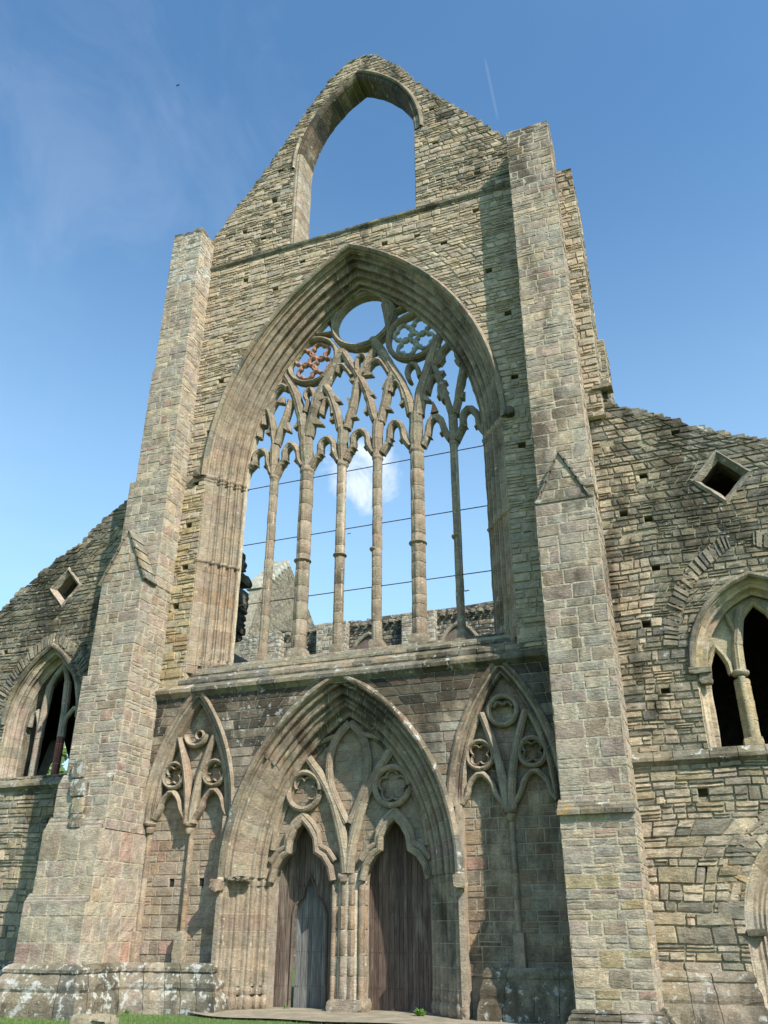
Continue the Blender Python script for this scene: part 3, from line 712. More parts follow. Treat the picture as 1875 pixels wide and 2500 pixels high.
slope_cap(bl, -8.78, -6.8, -1.84, -1.7, 6.1, 6.4, lambda x, z: (pick(ASH + GREY, .12), (.35, .05, .2)), .0)
slope_cap(bl, -8.75, -8.5, -1.3, -.8, 9.55, 9.9, lambda x, z: (pick(GREY, .15), (.4, 0, .3)), .02)
rag_top(bl, -8.22, -6.7, -1.02, .2, 29.75, 26, lambda x, z: (pick(GREY, .15), (.3, .5, .3)))
bo = bl.build('buttress', abbey); tag(bo, 'left buttress with a small pointed gablet and lichen-covered top')
br = MB()
stage_list(br, [(6.97, 8.6, -1.0, .3, 22.0, 29.95, .15, .42), (6.95, 8.62, -1.02, .3, 14.0, 22.0, .18, .56)], c_ash, 81)
stage_list(br, [(6.87, 8.63, -1.3, .3, 4.85, 13.6, .18, .54)], c_ash, 91)
def c_rl(x, z): return pick(ASH * 2 + OCHRE[:4] + PINK[2:4] + BUFF[:2], .14, .05), (.1, 0, .05)
stage_list(br, [(6.84, 8.66, -1.55, .3, .25, 4.75, .16, .42)], c_rl, 101, .38)
gablet(br, 7.0, 8.45, -1.3, -1.0, 13.55, 15.1, c_ash, .05)
slope_cap(br, 6.85, 8.66, -1.62, -1.3, 4.66, 4.98, lambda x, z: (pick(GREY + BUFF[:1], .15), (.35, .42, .45)), .05)
slope_cap(br, 6.9, 8.6, -1.3, -1.02, 13.55, 13.9, lambda x, z: (pick(GREY, .15), (.3, .1, .4)), .03)
rag_top(br, 6.97, 8.6, -1.0, .2, 29.95, 22, lambda x, z: (pick(GREY, .15), (.2, .4, .4)), .16)
bo = br.build('buttress', abbey); tag(bo, 'right buttress, taller, rising past the gable foot')
# turret strips behind the right buttress
tr = MB()
def c_tur(x, z): return pick(GREY + BUFF[:3], .15), (.25, .12, .4)
wall_box(tr, 8.5, 9.16, .02, 2.2, 17.0, 27.85, courses(17, 27.85, .2, .34, 3), c_tur, (.25, .5), .016, faces='fr')
wall_box(tr, 8.5, 9.42, .9, 2.2, 17.0, 20.6, courses(17, 20.6, .2, .34, 4), c_tur, (.25, .5), .016, faces='fr')
rag_top(tr, 8.5, 9.16, .05, 2, 27.85, 14, c_tur, .2); rag_top(tr, 9.1, 9.42, .9, 2, 20.6, 5, c_tur, .2)
slope_cap(tr, 8.9, 9.5, -.1, .5, 18.05, 18.2, c_tur, .02)
tr.build('stair_turret', abbey)

# ---- great window: moulded frame
gw = MB()
fe = [(.035, .05, 1), (.10, .065, -1), (.175, .08, 1), (.235, .035, 1), (.305, .08, -1), (.39, .085, 1), (.45, .035, 1), (.52, .085, -1), (.6, .08, 1), (.66, .03, 1), (.73, .08, -1), (.8, .05, 1)]
pj = make_prof((0, 1.32), (JW - .08, .06), fe, 84) + [(JW - .04, .0), (JW + .05, -.012)]
fa = [(.03, .04, 1), (.10, .06, -1), (.17, .05, 1), (.225, .03, 1), (.30, .08, -1), (.38, .06, 1), (.44, .03, 1), (.50, .05, -1), (.56, .04, 1)]
fa = [(.03, .05, 1), (.085, .045, -1), (.14, .05, 1), (.2, .04, 1), (.26, .06, -1), (.33, .07, 1), (.40, .035, 1), (.46, .06, -1), (.53, .07, 1), (.6, .035, 1), (.66, .05, -1), (.72, .04, 1), (.955, .05, 1)]
pa = make_prof((0, 1.32), (JW - .04, .05), fe + [(.93, .05, 1)], 90) + [(JW + .0, -.012)]
class HalfTop(Arch): pass
sweep_arch(gw, WIN, pj, c_mould, (.3, .62), top=.001)
ARC = Arch(0, 4.83, 8.5, 17.6, 17.6); sweep_arch(gw, ARC, pa, c_mould, (.35, .75))
for s in (-1, 1):
    ring(gw, WIN, pj, s, 17.62, .2, .05, pick(MOULD)); ring(gw, WIN, pj, s, 17.45, .1, .03, pick(MOULD)); ring(gw, WIN, pj, s, 14.1, .14, .055, pick(PINK)); ring(gw, WIN, pj, s, 10.35, .3, .03, pick(MOULD))
HW = ARC
hood = [(JW + a, b) for a, b in [(-.04, .0), (-.05, -.1), (.0, -.17), (.07, -.2), (.13, -.16), (.15, -.08), (.2, .02)]]
sweep_arch(gw, HW, hood, lambda x, z: (pick(MOULD + GREY, .12), (.15, 0, .3)), (.5, .9), foot=17.6)
for s in (-1, 1): rough_box(gw, s * 6.12 - .14, s * 6.12 + .14, -.28, .05, 17.55, 17.85, (.2, .17, .13), (.1, 0, .6), .03, 3)
gwo = gw.build('great_window', abbey, smoothf=True); tag(gwo, 'great pointed window frame with clustered jamb shafts')
# mullions
MX = [-3.66, -2.25, -.76, .68, 2.22, 3.67]
for i, x in enumerate(MX):
    m = MB(); major = i in (1, 4); w = (.5 if major else .36) if i != 5 else .27; d = .55 if major else .42
    if i == 0: w = .3
    y = 1.5
    zt = 18.05
    shaft_stack(m, x, y, w, d, 10.72, zt, TRAC + (PINK[2:3] + PINK[5:] if i in (1, 2, 3) else []), 8 if major else 6, .09 if i in (0, 1, 4) else .05, (.3, .8), 0, U(-.004, .004))
    collar(m, x, y, w, d, 17.85, .16, pick(TRAC), .035)
    rough_box(m, x - w * .62, x + w * .62, y - d * .6, y + d * .6, 10.36, 10.76, pick(TRAC), (.3, 0, .1), .012, 3)
    if i in (1, 2, 4): collar(m, x, y - .02, w, d, 14.1, .12, pick(TRAC), .07)
    elif i in (3, 5): collar(m, x - w * .25, y - .05, w * .6, d, 14.1, .1, pick(TRAC), .05)
    m.build('mullion', gwo, smoothf=True)
# tracery (polyline centre lines in metres, front of the glazing plane)
BARS = [
    (.26,[(-3.68,17.87),(-3.73,18.65),(-3.75,19.41)]),(.2,[(-3.75,19.34),(-3.9,20.28),(-4.04,20.92),(-4.35,21.42)]),(.22,[(-3.67,19.39),(-3.48,20.04),(-3.26,20.81),(-3.13,21.35)]),
    (.42,[(-2.25,18.02),(-2.33,18.77),(-2.4,19.53)]),(.32,[(-2.47,19.4),(-2.6,20.47),(-2.9,21.51),(-3.2,22.19),(-3.51,22.75),(-3.82,23.3)]),(.36,[(-2.29,19.45),(-2.12,20.43),(-1.87,21.37),(-1.68,21.74),(-1.28,22.47),(-0.88,23.33)]),
    (.32,[(-0.75,17.88),(-0.76,18.7),(-0.8,19.55)]),(.26,[(-0.9,19.5),(-1.06,20.4),(-1.34,21.17),(-1.58,21.66)]),(.26,[(-0.62,19.47),(-0.45,20.15),(-0.28,20.8),(-0.25,21.32),(-0.08,21.8),(0.21,22.41),(0.49,22.92)]),
    (.32,[(0.67,17.95),(0.65,18.93),(0.72,19.55)]),(.26,[(0.59,19.54),(0.4,20.28),(0.17,21.13),(-0.23,22.0),(-0.53,22.53),(-0.81,23.13)]),(.26,[(0.79,19.45),(0.99,20.26),(1.1,20.98),(1.29,21.56)]),
    (.42,[(2.22,18.08),(2.2,18.82),(2.25,19.52)]),(.3,[(2.05,19.5),(1.9,20.41),(1.58,21.23),(1.28,21.78),(0.9,22.63),(0.45,23.5)]),(.36,[(2.32,19.4),(2.48,20.59),(2.78,21.43),(2.95,22.0),(3.1,22.51)]),
    (.24,[(3.67,17.96),(3.66,18.64),(3.65,19.25)]),(.18,[(3.61,19.2),(3.42,20.16),(3.2,20.95),(2.94,21.59)]),(.2,[(3.77,19.12),(3.93,19.91),(4.05,20.6),(4.12,20.95),(4.26,21.5)]),
    (.19,[(-5.0,18.13),(-4.83,18.54),(-4.61,18.66),(-4.61,19.07),(-4.33,19.29),(-4.0,18.95),(-3.97,18.5),(-3.74,17.99)]),(.19,[(-3.6,17.96),(-3.38,18.45),(-3.26,18.59),(-3.25,19.03),(-3.01,19.32),(-2.69,18.91),(-2.64,18.5),(-2.43,18.12)]),
    (.19,[(-2.08,18.02),(-1.84,18.43),(-1.72,18.57),(-1.71,19.04),(-1.43,19.23),(-1.14,18.95),(-1.12,18.48),(-0.92,18.04)]),(.19,[(-0.61,18.05),(-0.46,18.43),(-0.35,18.57),(-0.32,19.08),(-0.01,19.27),(0.27,18.97),(0.31,18.49),(0.52,18.1)]),
    (.19,[(0.85,18.06),(1.1,18.47),(1.17,18.65),(1.17,19.11),(1.43,19.35),(1.71,19.01),(1.74,18.49),(1.98,18.09)]),(.19,[(2.47,18.03),(2.68,18.4),(2.73,18.93),(2.98,19.23),(3.26,18.93),(3.33,18.45),(3.56,18.06)]),
    (.19,[(3.76,17.98),(3.97,18.35),(4.05,18.56),(4.04,19.06),(4.32,19.31),(4.63,18.92),(4.65,18.46),(4.92,17.99)]),
    (.14,[(-2.46,20.65),(-2.34,21.02),(-2.5,21.48),(-2.25,21.78),(-2.07,21.38),(-2.08,21.06),(-2.12,20.47)]),(.15,[(-1.73,20.34),(-1.65,20.85),(-1.47,21.09),(-1.29,20.73),(-1.21,20.22)]),
    (.15,[(-1.1,22.2),(-0.93,22.6),(-0.66,22.3),(-0.45,21.9)]),(.13,[(-0.2,22.1),(-0.25,22.6),(0.0,22.85),(0.22,22.6),(0.15,22.1)]),(.15,[(0.1,21.86),(0.4,22.33),(0.72,22.42),(1.0,21.98),(1.15,21.6)]),
    (.15,[(1.21,20.71),(1.28,21.04),(1.49,21.16),(1.67,20.8),(1.76,20.23)]),(.14,[(2.01,21.03),(1.89,21.58),(2.08,21.82),(2.32,21.72),(2.43,21.13)]),(.15,[(2.71,20.34),(2.84,20.82),(3.03,21.05),(3.25,20.71),(3.18,20.22),(3.38,19.8)]),
    (.22,[(2.98,21.54),(3.28,21.71),(3.36,22.15),(3.72,22.4),(3.98,22.08),(3.96,21.67),(4.22,21.46)]),(.16,[(4.06,20.34),(4.19,20.88),(4.4,20.97),(4.58,20.58),(4.62,20.14),(4.77,19.77)]),
    (.22,[(-4.3,20.4),(-4.32,21.05),(-4.03,21.67),(-3.97,21.88),(-3.62,22.24),(-3.3,22.0)]),(.16,[(-4.5,19.9),(-4.47,20.5),(-4.43,21.15),(-4.24,20.85)])]
trc = MB()
def chaikin(p):
    o = [p[0]]
    for a, b in zip(p, p[1:]): o += [(a[0] * .75 + b[0] * .25, a[1] * .75 + b[1] * .25), (a[0] * .25 + b[0] * .75, a[1] * .25 + b[1] * .75)]
    return o + [p[-1]]
for w, p in BARS:
    if w == .19 and len(p) >= 7:
        mx = (p[0][0] + p[-1][0]) / 2
        for q in p[1:-1]:
            if 18.38 < q[1] < 18.72 and abs(q[0] - mx) > .2:
                sg = 1 if q[0] < mx else -1; cusp(trc, (q[0] - sg * .04, q[1] + .06), (q[0] + sg * .16, q[1] - .1), .22, 1.36, .3, TRAC)
BARS = [(w, chaikin(p) if len(p) > 3 else p) for w, p in BARS]
for w, p in BARS: bar(trc, p, w * 1.26 + .02, 1.3, .46, TRAC, mix=(.26, 0, .2), red=.0, jit=.014)
CU = [((-3.62,21.5),(-3.45,21.3)),((-3.9,20.1),(-4.16,20.0)),((-3.33,20.2),(-3.08,19.86)),((-2.6,20.2),(-2.9,19.95)),((-2.0,20.1),(-1.62,19.85)),((-1.0,20.1),(-1.34,19.95)),((-.5,20.0),(-.15,19.87)),((.42,20.3),(.14,19.97)),((.95,20.1),(1.28,19.86)),
      ((1.95,20.3),(1.6,20.0)),((2.45,20.2),(2.86,19.9)),((3.4,20.3),(3.12,19.97)),((3.3,20.6),(3.52,20.62)),((3.15,21.0),(3.44,21.12)),((4.0,19.9),(4.12,19.72)),((4.8,20.1),(4.5,19.95)),((.25,20.9),(.56,20.72)),((1.15,21.2),(.88,20.93)),((-1.2,20.95),(-.86,20.75)),
      ((-.2,21.7),(-.52,21.67)),((.1,21.9),(.48,21.72)),((3.2,21.6),(3.45,21.75)),((4.1,21.4),(3.85,21.5)),((-4.1,21.1),(-3.75,21.5)),((-4.75,20.2),(-4.4,19.85)),((-.35,20.5),(-.6,20.85)),((-1.6,21.2),(-1.95,21.0)),((1.4,21.4),(1.75,21.15))]
for b_, t_ in CU: cusp(trc, b_, t_, .42, 1.36, .3, TRAC)
# spandrel struts towards the arch
for p, w in (([(.95, 25.2), (1.1, 24.3), (1.2, 23.6)], .3), ([(1.2, 24.6), (1.9, 24.75), (2.4, 24.9)], .2), ([(-1.35, 24.9), (-1.5, 25.15), (-1.75, 25.4)], .2), ([(3.2, 23.2), (3.5, 23.6), (3.3, 24.1)], .24), ([(3.1, 22.5), (3.35, 23.1), (3.6, 23.6)], .3),
             ([(1.25, 24.4), (1.05, 25.1), (.95, 25.6)], .3), ([(-1.2, 24.3), (-2.0, 24.4), (-2.35, 24.75)], .14)):
    bar(trc, p, w, 1.32, .42, TRAC, mix=(.1, 0, .3))
for k, p in enumerate([(2.97, 19.78)]): cusp(trc, (3.0, 19.3), p, .3, 1.3, .16, [(.4, .19, .12)])
trc.build('tracery', gwo)
oc = MB(); bar(oc, circ(0, 24.64, 1.33, 36), .28, 1.3, .6, TRAC, mix=(.12, 0, .35), closed=True)
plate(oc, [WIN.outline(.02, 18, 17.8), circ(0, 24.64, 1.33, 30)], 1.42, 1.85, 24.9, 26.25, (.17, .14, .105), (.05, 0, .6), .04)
oc.build('oculus_ring', gwo)
def quatre(mb, cx, cz, R, pal, w):
    for a in range(4):
        ang = 45 + 90 * a + 12; qx, qz = cx + R * .5 * math.cos(math.radians(ang)), cz + R * .5 * math.sin(math.radians(ang))
        pts = []
        for l in range(4):
            la = ang + 90 * l + 45; lx, lz = qx + R * .17 * math.cos(math.radians(la)), qz + R * .17 * math.sin(math.radians(la))
            for k in range(-2, 3):
                q = la + k * 42; pts.append((lx + R * .24 * math.cos(math.radians(q)), lz + R * .24 * math.sin(math.radians(q))))
        bar(mb, pts, w, 1.42, .24, pal, closed=True)
rl = MB(); bar(rl, circ(-2.22, 23.12, 1.08, 30), .22, 1.3, .46, TRAC, closed=True, mix=(.15, 0, .15)); rlo = rl.build('roundel', gwo); tag(rlo, 'left roundel, its cusped infill of red stone')
q = MB(); quatre(q, -2.22, 23.12, 1.02, [(.37, .2, .14), (.34, .19, .14)], .14); q.build('red_quatrefoils', gwo)
rr_ = MB(); bar(rr_, circ(2.2, 23.18, 1.08, 30), .22, 1.3, .46, TRAC, closed=True, mix=(.15, 0, .2)); rlo = rr_.build('roundel', gwo); tag(rlo, 'right roundel, its infill of grey stone')
q = MB(); quatre(q, 2.2, 23.18, 1.02, [(.38, .37, .33), (.35, .35, .31)], .14); q.build('grey_quatrefoils', gwo)
# iron tie bars
for z in (17.57, 15.15, 12.72):
    m = MB(); n = 8; vs = []
    for x in (-4.95, 4.95):
        for i in range(n): th = 2 * math.pi * i / n; vs.append((x, 1.5 + .019 * math.cos(th), z + .019 * math.sin(th)))
    m.add(vs, [(i, (i + 1) % n, n + (i + 1) % n, n + i) for i in range(n)], (1, 1, 1)); m.build('tie_bar', gwo, IRON)

# ---- portal
pm = MB()
fp = [(.08, .06, 1), (.23, .075, -1), (.4, .07, 1), (.52, .03, 1), (.66, .08, -1), (.85, .07, 1)]
pin = make_prof((0, 1.1), (.5, .52), fp, 50)
flat = [(.52, .50), (.56, .42), (.8, .3), (.84, .24)]
fo = make_prof((.86, .22), (1.1, .02), [(.2, .05, 1), (.55, .05, -1), (.85, .04, 1)], 24)
pport = pin + flat + fo
PA = Arch(0, 2.55, 4.55, 3.4, 3.4)
pfull = pin + make_prof((.52, .5), (1.1, .02), [(.08, .055, 1), (.22, .08, -1), (.37, .075, 1), (.5, .035, 1), (.62, .075, -1), (.78, .07, 1), (.92, .04, -1)], 56)
sweep_arch(pm, PA, pport, c_pmould, (.3, .5), foot=3.4, jit=.004, sides=(-1,), top=.52)
sweep_arch(pm, PA, pfull, c_pmould, (.3, .5), foot=3.4, jit=.004, sides=(-1,), start=.52)
sweep_arch(pm, PA, pfull, c_pmould, (.3, .5), foot=3.4, jit=.004, sides=(1,))
hoodp = [(1.08, .02), (1.07, -.08), (1.12, -.16), (1.19, -.18), (1.26, -.12), (1.28, -.02), (1.3, .05)]
sweep_arch(pm, PA, hoodp, lambda x, z: (pick(GREY + MOULD, .12), (.38, 0, .45)), (.5, .9), foot=3.3)
# jambs below with three attached shafts
fj = [(.05, .04, 1), (.12, .06, -1), (.19, .04, 1), (.27, .07, -1), (.38, .08, 1), (.47, .035, 1), (.54, .05, -1), (.66, .09, 1), (.75, .03, 1), (.82, .05, -1), (.9, .06, 1)]
pjj = make_prof((0, 1.1), (1.15, .02), fj, 60) + [(1.22, .0)]
PJ = Arch(0, 2.55, 4.55, 3.4, .05)
sweep_arch(pm, PJ, pjj, lambda x, z: (pick(PINK[2:3] + PINK[5:] + MOULD, .1), (.25 if z < .9 else .08, 0, .05 + (.3 if x > 0 else 0))), (.4, .62), foot=.0, top=.001)
for s in (-1, 1):
    ring(pm, PJ, pjj, s, 3.28, .2, .018, pick(MOULD)); ring(pm, PJ, pjj, s, .42, .22, .03, pick(MOULD), (.3, 0, .1)); ring(pm, PJ, pjj, s, .12, .34, .06, pick(MOULD), (.3, 0, .1))
    # hood stop (worn head)
    rough_box(pm, s * 3.78 - .17, s * 3.78 + .17, -.3, .05, 3.0, 3.34, pick(MOULD), (.1, 0, .2), .03, 3)
    if s < 0: rough_box(pm, -3.6, -2.9, .0, .5, 3.3, 3.42, pick(MOULD), (.1, 0, .1), .035, 6)
pmo = pm.build('portal', abbey, smoothf=True); tag(pmo, 'moulded pointed portal over the twin doorways')
# tympanum
def door_head(cx): return [(cx - 1.03, -.25), (cx - 1.03, 3.3), (cx - .93, 3.7), (cx - .72, 4.0), (cx - .5, 4.14), (cx - .47, 4.5), (cx - .3, 4.82), (cx - .02, 5.07), (cx + .24, 4.8), (cx + .42, 4.5), (cx + .48, 4.12), (cx + .72, 3.98), (cx + .93, 3.68), (cx + 1.03, 3.3), (cx + 1.03, -.25)]
ty = MB(); inn = POR.outline(.08, 16, -.2)
dh = [door_head(-1.52), door_head(1.5)]
big = [dh[0], dh[1]]
masonry(ty, [POR.outline(.05, 16, -.2), dh[0], dh[1]], courses(-.1, 7.9, .26, .34), front(1.12), (.3, .6), .01, lambda x, z: (pick(MOULD + GREY[:1] + PINK[:2], .1), (.06, 0, .25)), .005, .002, .003)
z = -.2
while z < 7.95:
    for a, b in scan([inn, dh[0], dh[1]], z + .025): box(ty, a, b, 1.13, 1.55, z, z + .05, (.32, .27, .21))
    z += .05
tb = lambda p, w, y=.94, d=.26, w1=None: bar(ty, chaikin(p) if 3 < len(p) < 9 else p, w * 1.38, y - .08, max(d, 1.14 - y + .08), MOULD, mix=(.1, 0, .2), w1=(w1 * 1.38 if w1 else None))
def mir(p): return [(-x, z) for x, z in p]
for cx in (-1.52, 1.5):
    h = door_head(cx)[1:-1]; tb(h, .15, .95, .3); tb([(cx + (x - cx) * 1.17, z + .16) for x, z in h[1:-1]], .13, 1.0, .2)
    tb(circ(cx - .03 if cx < 0 else cx - .08, 5.92, .56, 26) + [], .13); bar(ty, circ(cx - .03 if cx < 0 else cx - .08, 5.92, .56, 26), .13, .98, .22, MOULD, closed=True)
    ccx = cx - .03 if cx < 0 else cx - .08
    for a in range(0, 360, 72):
        q = math.radians(a + (20 if cx > 0 else 200))
        if (cx < 0 and a in (0, 72)): continue
        tb(circ(ccx + .27 * math.cos(q), 5.92 + .27 * math.sin(q), .19, 8, a + (20 if cx > 0 else 200) - 105, a + (20 if cx > 0 else 200) + 105), .055, 1.04, .1)
# Y-shaped ribs
left = [(-.03, 3.5), (-.1, 4.1), (-.3, 4.9), (-.58, 5.7), (-.98, 6.35), (-1.36, 6.8), (-1.66, 7.22)]
tb(left, .26, .93, .26, .2); tb([(x * .93 + (.0), z) for x, z in mir(left)], .26, .93, .26, .2)
tb([(-1.66, 7.22), (-2.02, 6.6), (-2.3, 5.9), (-2.48, 5.0), (-2.54, 4.2)], .14); tb([(1.6, 7.2), (2.02, 6.6), (2.3, 5.9), (2.48, 5.0), (2.54, 4.2)], .14)
ves = [(-.05, 4.9), (-.4, 5.5), (-.66, 6.05), (-.72, 6.7), (-.62, 7.2), (-.4, 7.6), (-.03, 7.95)]
tb(ves, .19, .95, .22); tb([(x * .88, z) for x, z in mir(ves)], .19, .95, .22)
tb([(-.42, 7.55), (-.9, 7.45), (-1.3, 7.3)], .12); tb([(.38, 7.55), (.85, 7.45), (1.3, 7.3)], .12)
ty.build('tympanum', abbey)
# trumeau
tm = MB(); 
shaft_stack(tm, 0, 1.34, .98, .82, .2, 3.5, PINK[2:] + MOULD, 10, .12, (.45, .7))
shaft_stack(tm, -.46, 1.12, .17, .2, .2, 3.2, PINK, 4, .0, (.45, .7)); shaft_stack(tm, .42, 1.1, .2, .2, .2, 3.3, PINK, 4, .0, (.45, .7))
rough_box(tm, -.58, .58, .85, 1.6, -.12, .24, pick(MOULD), (.35, 0, .1), .03, 4); rough_box(tm, -.26, .02, .86, 1.1, 3.28, 3.48, pick(MOULD), (.1, 0, .1), .03, 3)
tmo = tm.build('trumeau', abbey, smoothf=True); tag(tmo, 'stone pier between the two doors')
# doors
def plank_door(name, x0, x1, y, z0, z1, mat, tone, holes=None, dark=(1, 1, 1)):
    d = MB(); x = x0
    while x < x1 - .02:
        xe = min(x1, x + U(.13, .2)); xe = x1 if x1 - xe < .07 else xe
        k = U(.7, 1.25); c = (tone[0] * k, tone[1] * k, tone[2] * k); j = U(-.006, .006)
        segs = [(z0, z1)]
        if holes:
            m = (x + xe) / 2; zs = sorted(zz for zz in vscan(holes, m))
            if len(zs) >= 2: segs = [(z0, zs[0]), (zs[1], z1)] if zs[0] > z0 + .05 else [(zs[-1], z1)]
        for a, b in segs: box(d, x + .006, xe - .006, y + j, y + .06, a, b, c)
        for zz in (.5, 1.4, 2.3, 3.2, 4.1):
            for dx in (.3, .7):
                px = x + (xe - x) * dx
                if any(a < zz < b for a, b in segs): box(d, px - .009, px + .009, y + j - .008, y + j, zz + U(-.03, .03), zz + .02, (.25, .2, .18))
        x = xe
    return d
def vscan(p, x):
    zs = []
    for i in range(len(p)):
        (x0, z0), (x1, z1) = p[i], p[(i + 1) % len(p)]
        if (x0 <= x) != (x1 <= x): zs.append(z0 + (x - x0) / (x1 - x0) * (z1 - z0))
    return zs
wick = [(-2.06, -.3), (-2.06, 2.42), (-1.98, 2.68), (-1.74, 2.92), (-1.7, 3.15), (-1.52, 3.5), (-1.33, 3.15), (-1.28, 2.92), (-1.04, 2.7), (-.93, 2.42), (-.9, -.3)]
d = plank_door('door', -2.62, -.45, 1.64, -.08, 5.15, WOOD, (1.0, .98, .95), wick)
box(d, -2.62, -.45, 1.71, 1.74, 3.6, 5.15, (.4, .4, .4)); 
do = d.build('door', abbey, WOOD); tag(do, 'weathered plank door with a wicket cut in it')
wf = MB(); bar(wf, wick[:], .08, 1.59, .1, [(1, .95, .9)]); wf.build('wicket_frame', do, WOOD)
wd = plank_door('wicket', -1.99, -.92, 1.74, -.06, 3.45, WOODG, (1, 1, 1)); wd.build('wicket', do, WOODG)
d2 = plank_door('door', .45, 2.6, 1.62, -.12, 5.1, WOOD, (.82, .72, .68)); d2o = d2.build('door', abbey, WOOD); tag(d2o, 'dark brown plank door with streaked boards')

# ---- blind arches either side of the portal
for s in (-1, 1):
    A = NICH[s]; cx = A.cx
    nb = MB()
    xa, xb = (-6.95, -3.7) if s < 0 else (3.7, 7.0)
    hol = [(cx - .58, 3.28), (cx + .5, 3.27)] if s < 0 else []
    hp_ = [[(x - .09, z - .17), (x + .09, z - .17), (x + .09, z + .17), (x - .09, z + .17)] for x, z in hol]
    reg = [(xa, .9), (xb, .9), (xb, 5.1)] + A.outline(.1, 12, 5.1)[::-1] + [(xa, 5.1)]
    reg = [(xa, .9), (xb, .9), (xb, 5.15), (A.cx + A.hw + .1, 5.15)] + [A.pt(1, i / 12, .1) for i in range(13)] + [A.pt(-1, 1 - i / 12, .1) for i in range(13)] + [(xa, 5.15)]
    masonry(nb, [reg] + hp_, courses(.95, 9.0, .24, .4), front(.44), (.3, .75), .014, c_niche, .009, .006, .006, .15)
    z = .9
    while z < 9.0:
        for a, b in scan([reg] + hp_, z + .03): box(nb, a, b, .45, .495, z, z + .06, (.36, .29, .22))
        z += .06
    if s < 0: box(nb, -6.9, -3.7, .497, .499, 3.0, 3.6, (.03, .03, .03))  # near-black sheet paints in the dark depth of the holes
    nb.v = nb.v
    nprof = [(0, .44), (0, .2), (.03, .13), (.07, .13), (.09, .17), (.12, .1), (.15, .03), (.19, .02), (.2, .07), (.22, .02), (.25, -.05), (.3, -.09), (.36, -.06), (.39, .02)]
    NA = Arch(cx, 1.36, 3.72, 5.1, 5.1)
    fl = 5.1
    sweep_arch(nb, NA, nprof, lambda x, z: (pick(MOULD, .12), (.2, 0, .2 + (.3 if s > 0 else 0))), (.5, .9), foot=fl)  # right arch gets extra dark, its shade put into the colour
    # corbels and shafts
    outer_x = cx + s * 1.52
    for (x, zc, w) in ((outer_x, 5.05, .3), (cx + .02 * s, 4.98, .36)):
        collar(nb, x, .3, w * .8, .5, zc, .14, pick(MOULD), .05); collar(nb, x, .34, w * .5, .36, zc - .16, .24, pick(MOULD), .04)
    for x in (cx + .02, cx - s * -1.5 if False else cx + s * 1.56): shaft_stack(nb, x, .4, .17, .24, 1.95, 4.85, PINK, 4, .0, (.5, .9))
    for x in (cx + .04, cx + s * 1.58): rough_box(nb, x - .16, x + .16, .14, .46, 1.0, 1.95, pick(MOULD), (.15, 0, .1), .012, 3)
    no = nb.build('blind_arch', abbey); tag(no, ('blind arch left' if s < 0 else 'shaded blind arch right') + ' of the portal')
    tt = MB(); b2 = lambda p, w, y=.12, d=.32, w1=None, cl=False: bar(tt, chaikin(p) if (3 < len(p) < 9 and not cl) else p, w * 1.3, y, max(d, .44 - y), MOULD, w1=(w1 * 1.3 if w1 else None), closed=cl, mix=(.1, 0, .12))
    for k in (-1, 1):
        c2 = cx + k * .76
        b2(circ(c2, 6.52, .39, 20), .11, cl=True)
        for a in range(4):
            if s < 0 and k > 0 and a == 1: continue
            q = math.radians(45 + 90 * a); b2(circ(c2 + .19 * math.cos(q), 6.52 + .19 * math.sin(q), .14, 7, 45 + 90 * a - 110, 45 + 90 * a + 110), .045, .16, .1)
        # sub arch from mid corbel up and over
        b2([(cx + k * .08, 5.0), (cx + k * .1, 5.6), (cx + k * .24, 6.4), (cx + k * .48, 7.2), (cx + k * .66, 7.7)], .22, .06, .24, .15)
        b2([(cx + k * 1.34, 5.3), (cx + k * 1.22, 6.4), (cx + k * 1.0, 7.1), (cx + k * .72, 7.7)], .12)
        b2([(cx + k * 1.36, 5.2), (cx + k * 1.2, 5.42), (cx + k * 1.12, 5.75), (cx + k * .78, 6.05), (cx + k * .46, 5.75), (cx + k * .38, 5.45), (cx + k * .16, 5.15)], .12, .1, .2)
    if s > 0: b2(circ(cx - .02, 7.75, .42, 22), .11, cl=True); b2([(cx - .3, 7.85), (cx - .16, 8.02), (cx, 7.88), (cx + .14, 8.02), (cx + .28, 7.85)], .06, .14, .1)
    else: b2(circ(cx - .05, 7.85, .42, 14, 190, 350), .12); b2(circ(cx + .1, 7.75, .14, 12), .06, cl=True)
    tt.build('blind_tracery', no)

# ---- plinths
pl = MB()
PP = [(.0, 1.12), (.1, 1.08), (.2, .98), (.2, .9), (.16, .86), (.24, .74), (.33, .62), (.34, .5), (.32, .42), (.42, .3), (.48, .18), (.5, .02), (.5, -.3)][::-1]
def c_pl(x, z): return pick(GREY + ASH[:2], .18), (.56 if x < 0 else .4, .05, .4 if x < 0 else .6)
plan_sweep(pl, [(-13.5, .3), (-9.0, .3), (-9.0, -2.2), (-6.78, -2.2), (-6.78, .0), (-3.82, .0), (-3.82, .45)], PP, c_pl, (.5, .9), .02, .008, .02)
pl.build('plinth', abbey)
pl = MB(); plan_sweep(pl, [(4.35, .45), (4.35, .1), (6.84, .1)], [(o * .5, z) for o, z in PP], c_pl, (.5, .9), .02, .008, .02); pl.build('plinth', abbey)
pl = MB(); plan_sweep(pl, [(8.66, .3), (10.7, .3), (10.7, .8)], [(o * .6, z) for o, z in PP], c_pl, (.5, .9), .02, .008, .02); pl.build('plinth', abbey)
pl = MB(); plan_sweep(pl, [(6.84, .1), (6.84, -1.55), (8.66, -1.55), (8.66, .4)], [(o * .5, z if z < 0 else z * .33) for o, z in PP], c_pl, (.4, .7), .02, .008, .02); pl.build('plinth', abbey)

